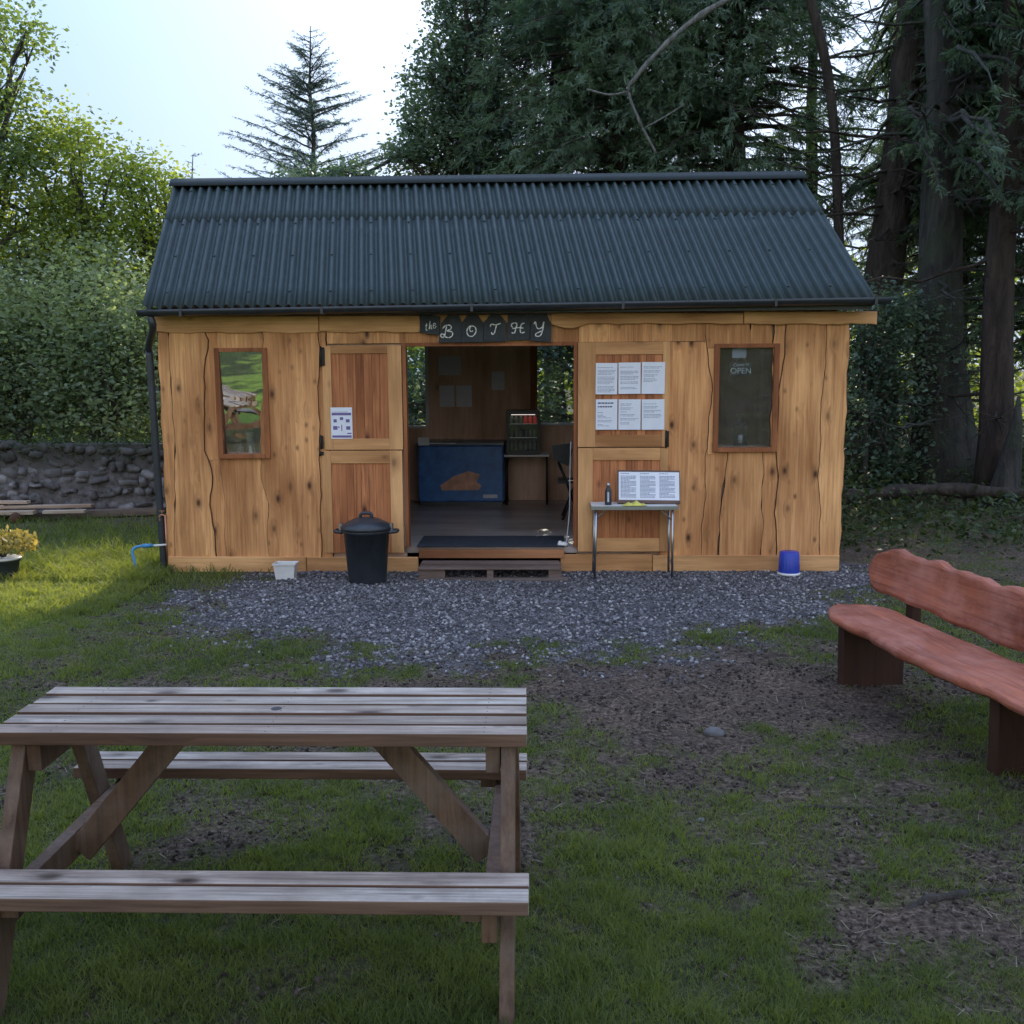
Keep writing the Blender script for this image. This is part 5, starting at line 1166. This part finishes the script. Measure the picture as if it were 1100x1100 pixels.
def broadleaf(loc, blobs, mat, label, group, nclus, per, lsize, trunk_r, trunk_top, csd=.17, cat='tree', name='broadleaf_tree', bark='bark_grey', loose=1.0):
    """blobs: (cx,cy,cz,rx,ry,rz,weight) relative to loc"""
    o = empty(name, loc, 0, label, cat, group); mb = MB()
    top = Vector(trunk_top); mb.tube(crom([(0, 0, -.1), (top.x*.3+.05, top.y*.3, top.z*.4), (top.x*.8, top.y*.7, top.z*.8), top], 5), [trunk_r*(1.25 if i < 2 else 1-.045*i) for i in range(16)], 9, .5, jit=.1)
    wsum = sum(b[6] for b in blobs); C = []
    for b in blobs:
        b = list(b); b[3] *= loose; b[4] *= loose; b[5] *= loose; k = int(nclus*b[6]/wsum); u = rng.normal(size=(k, 3)); u /= np.linalg.norm(u, axis=1)[:, None]; r_ = (.35+.65*rng.random(k)**.5)[:, None]
        c = np.array(b[:3])+u*r_*np.array(b[3:6]); C.append(c)
        for j in range(3+int(5*b[6]/wsum*len(blobs)/2)):
            e = c[rng.integers(k)]; bs_ = top*(.55+.45*random.random()); P_ = limbs(mb, bs_, e, trunk_r*.42, .012, 6, .15)
            for _ in range(4): s_ = P_[random.randint(2, 5)]; near = c[rng.integers(k)]; near = np.array(s_)+(near-np.array(s_))*.55; limbs(mb, s_, near, .018, .004, 4, .05, sides=4)
    C = np.concatenate(C); P = (C[:, None, :]+rng.normal(size=(len(C), per, 3))*np.array([csd, csd, csd*.75])).reshape(-1, 3)
    P = P[P[:, 2]+loc[2] > .15]
    V, F = leafcloud(P, lsize, droop=.15)
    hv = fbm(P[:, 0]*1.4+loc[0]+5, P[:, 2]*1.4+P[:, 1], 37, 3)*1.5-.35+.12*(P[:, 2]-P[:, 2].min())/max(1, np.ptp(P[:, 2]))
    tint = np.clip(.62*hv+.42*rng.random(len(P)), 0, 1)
    mb.build('trunk', M[bark], o); npmesh('crown', V, F, tint, M[mat], o); return o
GL = 'broadleaf trees beyond the stone wall'
def at(px_, py_, Y): q = atY(px_, py_, Y); return q
def rel(px_, py_, Y, loc): q = atY(px_, py_, Y); return q[0]-loc[0], Y-loc[1], q[2]-loc[2]
def blob(px_, py_, Y, rx_px, ry_px, ry, w_, loc):
    a, b, c = rel(px_, py_, Y, loc); k = Y/FPX*1.05; return (a, b, c, rx_px*k, ry, ry_px*k, w_)
l1 = (-8.7, 17.0, 0)
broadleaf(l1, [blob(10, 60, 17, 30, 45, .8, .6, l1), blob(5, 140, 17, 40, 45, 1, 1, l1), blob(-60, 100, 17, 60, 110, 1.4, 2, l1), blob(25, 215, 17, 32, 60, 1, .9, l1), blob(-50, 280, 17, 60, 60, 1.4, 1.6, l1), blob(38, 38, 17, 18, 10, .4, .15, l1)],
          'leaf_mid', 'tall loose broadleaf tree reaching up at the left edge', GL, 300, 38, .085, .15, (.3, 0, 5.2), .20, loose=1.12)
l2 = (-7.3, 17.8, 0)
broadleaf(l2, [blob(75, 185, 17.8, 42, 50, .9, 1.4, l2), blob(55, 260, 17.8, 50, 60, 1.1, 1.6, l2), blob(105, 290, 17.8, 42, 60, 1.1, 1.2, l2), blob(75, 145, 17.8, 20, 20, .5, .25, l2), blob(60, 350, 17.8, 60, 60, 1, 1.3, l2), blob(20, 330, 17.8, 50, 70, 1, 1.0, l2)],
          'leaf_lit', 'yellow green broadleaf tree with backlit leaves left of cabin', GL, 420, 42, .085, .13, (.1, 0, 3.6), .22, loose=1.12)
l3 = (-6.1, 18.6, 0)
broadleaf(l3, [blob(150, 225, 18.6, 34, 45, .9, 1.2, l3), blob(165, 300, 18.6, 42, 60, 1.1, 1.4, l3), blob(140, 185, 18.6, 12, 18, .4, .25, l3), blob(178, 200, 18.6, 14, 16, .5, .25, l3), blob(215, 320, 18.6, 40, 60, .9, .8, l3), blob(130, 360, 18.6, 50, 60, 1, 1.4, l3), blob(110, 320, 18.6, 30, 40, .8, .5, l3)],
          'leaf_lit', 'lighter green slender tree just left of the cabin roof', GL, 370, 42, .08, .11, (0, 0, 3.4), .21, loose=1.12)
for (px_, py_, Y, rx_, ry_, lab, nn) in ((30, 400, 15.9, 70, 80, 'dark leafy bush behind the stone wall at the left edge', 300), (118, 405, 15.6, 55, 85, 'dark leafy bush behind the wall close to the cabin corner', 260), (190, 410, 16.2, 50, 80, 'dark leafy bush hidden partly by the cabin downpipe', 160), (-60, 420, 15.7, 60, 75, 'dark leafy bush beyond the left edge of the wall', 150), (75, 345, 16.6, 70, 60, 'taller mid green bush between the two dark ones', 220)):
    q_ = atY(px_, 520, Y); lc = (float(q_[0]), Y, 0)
    broadleaf(lc, [blob(px_, py_, Y, rx_, ry_*.6, .7, 1, lc), blob(px_+rx_*.3, py_-ry_*.8, Y, rx_*.5, ry_*.5, .5, .35, lc), blob(px_-rx_*.5, py_-ry_*.7, Y, rx_*.4, ry_*.45, .5, .25, lc), blob(px_-rx_*.3, py_+ry_*.35, Y, rx_*.7, ry_*.5, .6, .5, lc)]+([(1.25, 0, 1.5, .7, .5, .9, .9)] if px_ == 190 else []), 'leaf_haze', lab, 'dark bushes behind the stone wall', int(nn*.8), 42, .08, .06, (0, 0, 1.2), .34, 'bush', 'bush', loose=1.08)  # extra blob on the downpipe bush: unseen foliage added to shade the lawn

q_ = (1.6, 15.4, 0)
broadleaf(q_, [(-.6, 0, 1.5, 2.6, .5, 1.1, 1), (-3.0, .2, 1.2, 1.2, .5, .9, .5), (1.6, .2, 1.5, 1.2, .5, 1.2, .7), (0, .1, 2.5, 2.8, .4, .55, .8)], 'leaf_dark', 'dark bush behind the cabin glimpsed through its back windows', None, 460, 48, .09, .06, (0, 0, 1.2), .17, 'bush', 'bush')  # last blob added to block sunlight from the cabin floor
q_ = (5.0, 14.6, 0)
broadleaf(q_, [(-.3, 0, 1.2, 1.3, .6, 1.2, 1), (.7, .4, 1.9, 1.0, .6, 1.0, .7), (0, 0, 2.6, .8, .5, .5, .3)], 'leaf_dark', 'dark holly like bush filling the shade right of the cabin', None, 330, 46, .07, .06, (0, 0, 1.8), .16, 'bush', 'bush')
# ---- conifers
def twig_template(k=7, w0=.16):
    V = []; F = []
    for i in range(k):
        t_ = i/k; L_ = .24*(1-.6*t_)+.03
        for s_ in (-1, 1):
            b = len(V); V += [(t_, 0, 0), (t_+.055, 0, 0), (t_+.16, s_*L_*.9, -.05), (t_+.10, s_*L_, -.07)]; F.append((b, b+1, b+2, b+3))
    b = len(V); V += [(0, -.02, 0), (1.05, -.008, 0), (1.05, .008, 0), (0, .02, 0)]; F.append((b, b+1, b+2, b+3))
    return np.array(V), np.array(F)
def tuft_template(sd_, k=11):
    r_ = np.random.default_rng(sd_); V = []; F = []
    for i in range(k):
        b = len(V); t0 = .05+.75*r_.random(); L_ = (.22+.40*r_.random())*(1.15-.6*t0); a = r_.normal(0, .55); e = r_.normal(-.18, .38); w_ = .018+.02*r_.random()
        d_ = np.array([math.cos(a), math.sin(a), e]); d_ /= np.linalg.norm(d_); sd2 = np.array([-math.sin(a), math.cos(a), r_.normal(0, .5)])
        p0 = np.array([t0, r_.normal(0, .02), -.06*t0*t0]); p1 = p0+d_*L_*.5+np.array([0, 0, .0]); p2 = p0+d_*L_+np.array([0, 0, -.06*L_])
        V += [p0, p1+sd2*w_, p2, p1-sd2*w_]; F.append((b, b+1, b+2, b+3))
    b = len(V); V += [(0, -.012, 0), (.9, -.006, -.05), (.9, .006, -.05), (0, .012, 0)]; F.append((b, b+1, b+2, b+3))
    return np.array(V), np.array(F)
TUFTS = [tuft_template(q_) for q_ in range(6)]
def conifer(loc, height, zlow, rfun, nb_per, mat, label, group, trunk_r, bark='bark', droop=.0, rise=.35, twl=.5, twn=26, name='conifer_tree', lean=(0, 0), arc=(0, 6.283), flare=1.5, zhi=None, ntr=12, hang=.0, sparse=1.0, stubs=0, extra=None, fill=0, fz=(4.8, 9.6), fsc=.5):
    o = empty(name, loc, 0, label, 'tree', group); mb = MB(); P = []
    for i in range(ntr+1):
        t_ = i/ntr; z = -.25+(height+.25)*t_; P.append(Vector((lean[0]*t_+.04*math.sin(i*1.7), lean[1]*t_, z)))
    rad = [trunk_r*((1-.93*(i/ntr)**1.15))*(1+(flare-1)*math.exp(-max(0, P[i].z)/.55)) for i in range(ntr+1)]
    mb.tube(P, rad, 14, .5, jit=.16)
    pts, dirs, scs = [], [], []
    z = zlow
    while z < (zhi or height*.985):
        t_ = (z-zlow)/(height-zlow); Rr = rfun(t_)
        k = nb_per if Rr > .25 else max(3, nb_per-2)
        for j in range(k):
            if random.random() > sparse: continue
            az = arc[0]+(arc[1]-arc[0])*random.random(); L_ = Rr*(.7+.45*random.random()); base = Vector((lean[0]*z/height, lean[1]*z/height, z+random.gauss(0, .06)))
            h = Vector((math.cos(az), math.sin(az), 0)); Q = []
            m_ = 8
            for i in range(m_+1):
                s_ = i/m_; Q.append(base+h*(L_*s_)+Vector((0, 0, L_*(rise*s_-droop*s_*s_)))+Vector((random.gauss(0, .02), random.gauss(0, .02), random.gauss(0, .015)))*L_*.5)
            mb.tube(Q, [max(.004, .022*trunk_r/.15*(1-s/m_)*min(1, L_/1.2)+.005) for s in range(m_+1)], 5, .5, caps=False)
            nn = max(5, int(twn*L_/1.5))
            for i in range(nn):
                s_ = .12+.88*(i+random.random())/nn; f = s_*m_; a = int(min(m_-1, f)); q = Q[a].lerp(Q[a+1], f-a); ax = (Q[a+1]-Q[a]).normalized()
                side = ax.cross(Vector((0, 0, 1))).normalized()*(1 if random.random() < .5 else -1)
                d_ = ax*(.55+.3*random.random())+side*(.9*random.random()+.1)+Vector((0, 0, random.gauss(-.12-hang*random.random()*1.6, .22)))
                pts.append(q); dirs.append(d_); scs.append(twl*(.55+.7*random.random())*(1.05-.55*s_)*min(1, .35+L_/1.6))
            pts.append(Q[-1]); dirs.append(Q[-1]-Q[-2]); scs.append(twl*.5)
        z += (.16+.05*random.random())*(1.0 if Rr < 2 else 1.5)
    for i in range(stubs):     # dead lower branches
        z = random.uniform(1.2, zlow+3.5); az = random.uniform(0, 6.283); L_ = random.uniform(.8, 3.2); b0 = Vector((lean[0]*z/height, lean[1]*z/height, z))
        e = b0+Vector((math.cos(az), math.sin(az), 0))*L_+Vector((0, 0, random.uniform(-.5, .35)))
        PP = limbs(mb, b0, e, .03, .006, 7, -.08, .2, 5)
        for _ in range(9):
            s0_ = PP[random.randint(2, 6)]; limbs(mb, s0_, s0_+Vector((random.gauss(0, .35), random.gauss(0, .35), random.gauss(-.1, .25))), .009, .003, 3, .0, .2, 3)
    for i in range(fill):
        z = random.uniform(*fz); Rr = rfun(max(0, (z-zlow)/(height-zlow)))*(random.random()**.45); az = random.uniform(*arc)
        # clumped, not even
        if vnoise(math.cos(az)*Rr*1.5+9, z*1.9+math.sin(az)*Rr*.5, 61) < .43+.16*(random.random()-.5): continue
        pts.append(Vector((lean[0]*z/height+math.cos(az)*Rr, math.sin(az)*Rr, z-.1*Rr))); dirs.append(Vector((math.cos(az)*.8+random.gauss(0, .5), math.sin(az)*.8+random.gauss(0, .5), random.gauss(-.45, .5)))); scs.append(fsc*random.uniform(.5, 1.1))
    mb.build('trunk', M[bark], o)
    pts = np.array([tuple(x) for x in pts]); dirs = np.array([tuple(x) for x in dirs]); n = len(pts)
    scs = np.array(scs)
    if fill:    # ragged openings right through the crown
        wx = pts[:, 0]+loc[0]; kp = (vnoise(wx*1.25+4, pts[:, 2]*1.35, 19)*.6+vnoise(wx*3.1, pts[:, 2]*3.3, 29)*.4) < .70
        pts = pts[kp]; dirs = dirs[kp]; scs = scs[kp]; n = len(pts)
    VV, FF_, TT_, nv = [], [], [], 0; pick = rng.integers(len(TUFTS), size=n)
    shade = .55*fbm(pts[:, 0]*.9+pts[:, 1], pts[:, 2]*1.1, 23)*1.4-.1
    for q_, (tw, tf) in enumerate(TUFTS):
        m_ = pick == q_; k_ = int(m_.sum())
        if not k_: continue
        V, F = scatter(tw, tf, frames(dirs[m_], rng.normal(size=k_)*1.2), pts[m_], scs[m_]); VV.append(V); FF_.append(F+nv); nv += len(V)
        TT_.append(np.clip(np.repeat(shade[m_], len(tf))+.45*rng.random(k_*len(tf)), 0, 1))
    npmesh('crown', np.concatenate(VV), np.concatenate(FF_), np.concatenate(TT_), M[mat], o); return o
# spruce standing against the sky
q_ = atY(332, 28, 30)
conifer((float(q_[0]), 30, 0), float(q_[2]), 5.2, lambda t_: 3.3*(1-t_)**.85+.05, 8, 'needle_blue', 'pointed spruce standing alone against the sky behind the roof', None, .16, droop=.05, rise=.40, twl=.34, twn=34, name='spruce_tree', sparse=.55, ntr=16)
q_ = atY(205, 166, 20.5)
conifer((float(q_[0]), 20.5, 0), float(q_[2]), 2.2, lambda t_: 1.3*(1-t_)**.9+.04, 5, 'needle_blue', 'young conifer tip just showing over the left roof end', None, .09, droop=.1, rise=.4, twl=.3, twn=22, name='spruce_tree', sparse=.8)
# leafy tree whose ragged left edge meets the sky
l4 = (-.9, 20.5, 0)
broadleaf(l4, [blob(478, 50, 20.5, 25, 45, .9, .7, l4), blob(458, 115, 20.5, 26, 38, .9, .9, l4), blob(440, 170, 20.5, 22, 26, .7, .55, l4), blob(520, 60, 20.5, 45, 80, 1.3, 1.6, l4), blob(510, 150, 20.5, 55, 50, 1.3, 1.6, l4), blob(505, -30, 20.5, 35, 45, 1, 1.0, l4), (-2.6, 0, 5.55, 1.1, .5, .3, .8)],  # last blob: unseen foliage added to shade the lawn before the sun patch
          'leaf_dark', 'dark leafy tree with ragged edge against sky above roof centre', None, 560, 46, .085, .2, (.2, 0, 6.5), .16, bark='bark')
GC = 'dark conifers crowding behind and beside the cabin'
def cone(a, b=.0): return lambda t_: a*(1-t_)**.6+b
conifer((2.0, 19.5, 0), 13.0, 4.4, cone(3.1, .2), 7, 'needle', 'broad dense conifer rising behind the middle of roof', GC, .28, droop=.42, rise=.22, twl=.34, twn=44, hang=.6, zhi=10, fill=12000, fsc=.36)
conifer((.9, 21.4, 0), 12.0, 6.0, cone(2.3, .2), 6, 'needle_blue', 'bluish conifer behind the roof, left of the broad one', GC, .24, droop=.35, rise=.25, twl=.34, twn=40, hang=.5, zhi=10, fill=5500, fz=(6, 9.8), fsc=.36)
conifer((3.9, 18.6, 0), 13.5, 4.2, cone(2.3, .3), 6, 'needle', 'tall conifer above the right half of the roof', GC, .30, droop=.45, rise=.2, twl=.34, twn=40, hang=.55, zhi=10, stubs=6, fill=8500, fsc=.36)
conifer((5.9, 20.8, 0), 14.0, 5.2, cone(2.6, .3), 5, 'needle', 'thin crowned conifer seen beyond the right roof end', GC, .18, droop=.35, rise=.12, twl=.3, twn=12, sparse=.4, hang=.3, zhi=10.5, stubs=44)
conifer((5.65, 16.4, 0), 14.0, 4.6, cone(2.7, .3), 5, 'needle', 'thick trunked conifer nearest the right roof corner', GC, .36, 'bark', droop=.42, rise=.1, twl=.34, twn=32, hang=.4, zhi=8.5, stubs=44, lean=(.9, 0), flare=1.7, arc=(-1.9, 1.9))
conifer((6.3, 14.9, .05), 14.0, 4.1, cone(2.6, .3), 5, 'needle', 'massive flared grey trunk conifer at the right', GC, .37, 'bark_ivy', droop=.45, rise=.08, twl=.34, twn=34, hang=.45, zhi=8.5, stubs=30, lean=(-.6, .2), flare=2.0, fill=900, fz=(4.4, 8), arc=(-1.8, 1.8))
conifer((6.5, 13.8, .05), 14.0, 4.0, cone(2.4, .3), 4, 'needle', 'straight reddish brown trunk conifer near the right edge', GC, .22, 'bark_red', droop=.4, rise=.05, twl=.34, twn=30, hang=.4, zhi=8, stubs=20, arc=(-1.8, 1.8), lean=(-.1, 0), flare=1.25)
conifer((9.4, 17.5, .2), 13.0, 2.4, cone(2.8, .3), 5, 'needle', 'conifer filling the right margin behind the straight trunk', GC, .26, 'bark', droop=.4, rise=.1, twl=.38, twn=40, hang=.45, zhi=9.5, stubs=12, fill=2500, fz=(2.5, 9))
conifer((9.0, 22.0, .2), 13.0, 3.0, cone(2.4, .3), 5, 'needle', 'farther conifer seen between the big right hand trunks', GC, .22, 'bark', droop=.35, rise=.15, twl=.38, twn=34, hang=.4, zhi=10, stubs=12, sparse=.8)
conifer((8.0, 18.6, .2), 13.0, 2.2, cone(2.5, .3), 5, 'needle', 'conifer with low boughs filling the gap between right hand trunks', GC, .2, 'bark', droop=.4, rise=.1, twl=.34, twn=34, hang=.45, zhi=9.5, stubs=16, sparse=.8, fill=3000, fz=(2.0, 9.2), fsc=.36)
# pale curved dead branch in front of the foliage: carried by a dead snag behind the roof
def pb(Y, pts): return [Vector(atY(a, b, Y)) for a, b in pts]
sn = empty('dead_snag', (4.35, 16.2, 0), 0, 'pale curved dead limb hanging in front of the dark foliage', 'tree')
def toL(P): return [p-Vector((4.35, 16.2, 0)) for p in P]
q = MB(); P = crom(toL(pb(16.2, [(860, -40), (800, -10), (745, 22), (705, 58), (682, 85), (675, 100), (690, 137)])), 6); K = len(P); q.tube(P, [.058-.038*i/K+.006*math.sin(i*1.3) for i in range(K)], 8, .5, jit=.3)
q.build('limb', M['bark_pale'], sn); q = MB(); q.tube(crom([(1.15, .3, -.1), (.85, .2, 3), (.55, .1, 6), P[0]], 6), .075, 9, .5, jit=.1); q.build('trunk', M['bark'], sn)
q = MB(); q.tube(crom(toL(pb(16.2, [(690, 137), (697, 150), (705, 165)]))+[], 4), .02, 6, .5); q.build('twig', M['bark_pale'], sn); q = MB(); q.tube(crom(toL(pb(16.2, [(676, 98), (655, 102), (630, 96)])), 4), .018, 6, .5); q.build('twig', M['bark_pale'], sn); q = MB(); q.tube(crom(toL(pb(16.2, [(692, 138), (720, 122), (735, 112)])), 4), .014, 6, .5); q.build('twig', M['bark_pale'], sn)
# low bough sweeping in at the right and broken grey stump
q_ = atY(1085, 540, 13.3)
stp = empty('broken_stump', (float(q_[0]), 13.3, .1), 0, 'pale grey splintered stump leaning beside the straight trunk', 'stump')
q = MB(); q.tube([(-.1, 0, -.1), (-.08, 0, .3), (-.02, 0, .75), (.03, .0, 1.1), (.03, 0, 1.45)], [.26, .19, .12, .07, .02], 10, .5, jit=.25); q.build('trunk', M['bark_ivy'], stp)
# fallen trunk
q_ = atY(985, 535, 12.9); q = MB(); q.tube(crom([(-1.0, .2, .12), (-.3, 0, .2), (.4, .05, .24), (1.3, -.1, .2), (2.4, .1, .14)], 6), [.085+.02*math.sin(i) for i in range(25)], 10, .5, jit=.12)
fo = q.build('fallen_trunk', M['bark']); fo.location = (float(q_[0]), 13.2, .12); tag(fo, 'dark fallen trunk lying at the foot of the right hand trees', 'log')
# undergrowth on the right, and behind the cabin
n = 26000; X = 3.5+8.5*rng.random(n); Y = 9.9+9*rng.random(n); k_ = rng.random(n) < np.clip(.1+sm(9.8, 11.5, Y)*.9, 0, 1)*(.25+.9*vnoise(X*1.3, Y*1.3, 77)); X = X[k_]; Y = Y[k_]; n = len(X)
Z = hgt(X, Y)+(.02+.30*rng.random(n)**2*(.3+vnoise(X*1.1, Y*1.1, 78))*1.6)
V, F = scatter(LEAF*np.array([1, .7, 1]), LF, frames(rng.normal(size=(n, 3))*np.array([1, 1, .5])+np.array([0, 0, .35]), rng.normal(size=n)), np.stack([X, Y, Z], -1), .05+.08*rng.random(n))
tag(npmesh('undergrowth', V, F, rng.random(n), M['under']), 'low dark undergrowth beneath the trees right of the cabin', 'undergrowth', kind='stuff')
# far wood closing the view
def wood_mass(x0, x1, Y0, Y1, zt, n, mat, name, lab, size=.22):
    c = 420; cx_ = x0+(x1-x0)*rng.random(c); cy_ = Y0+(Y1-Y0)*rng.random(c); cz_ = rng.random(c)*np.array([zt(a) for a in cx_]); i = rng.integers(c, size=n)
    P = np.stack([cx_[i], cy_[i], cz_[i]], -1)+rng.normal(size=(n, 3))*np.array([.8, .6, .55]); P[:, 2] = np.abs(P[:, 2]); V, F = leafcloud(P, size)
    return tag(npmesh(name, V, F, np.clip(.5*vnoise(P[:, 0], P[:, 2], 3)+.5*rng.random(n), 0, 1), M[mat]), lab, 'wood', kind='stuff')
wood_mass(-26, -2, 24, 30, lambda x: 4.0+.6*math.sin(x), 30000, 'leaf_mid', 'far_trees', 'hazy far wood behind the left hand trees')
wood_mass(-2, 26, 25, 31, lambda x: 4.6+.5*math.sin(x*1.3), 30000, 'leaf_lit', 'sunlit_far_trees', 'sunlit far wood glimpsed between the right hand trunks')
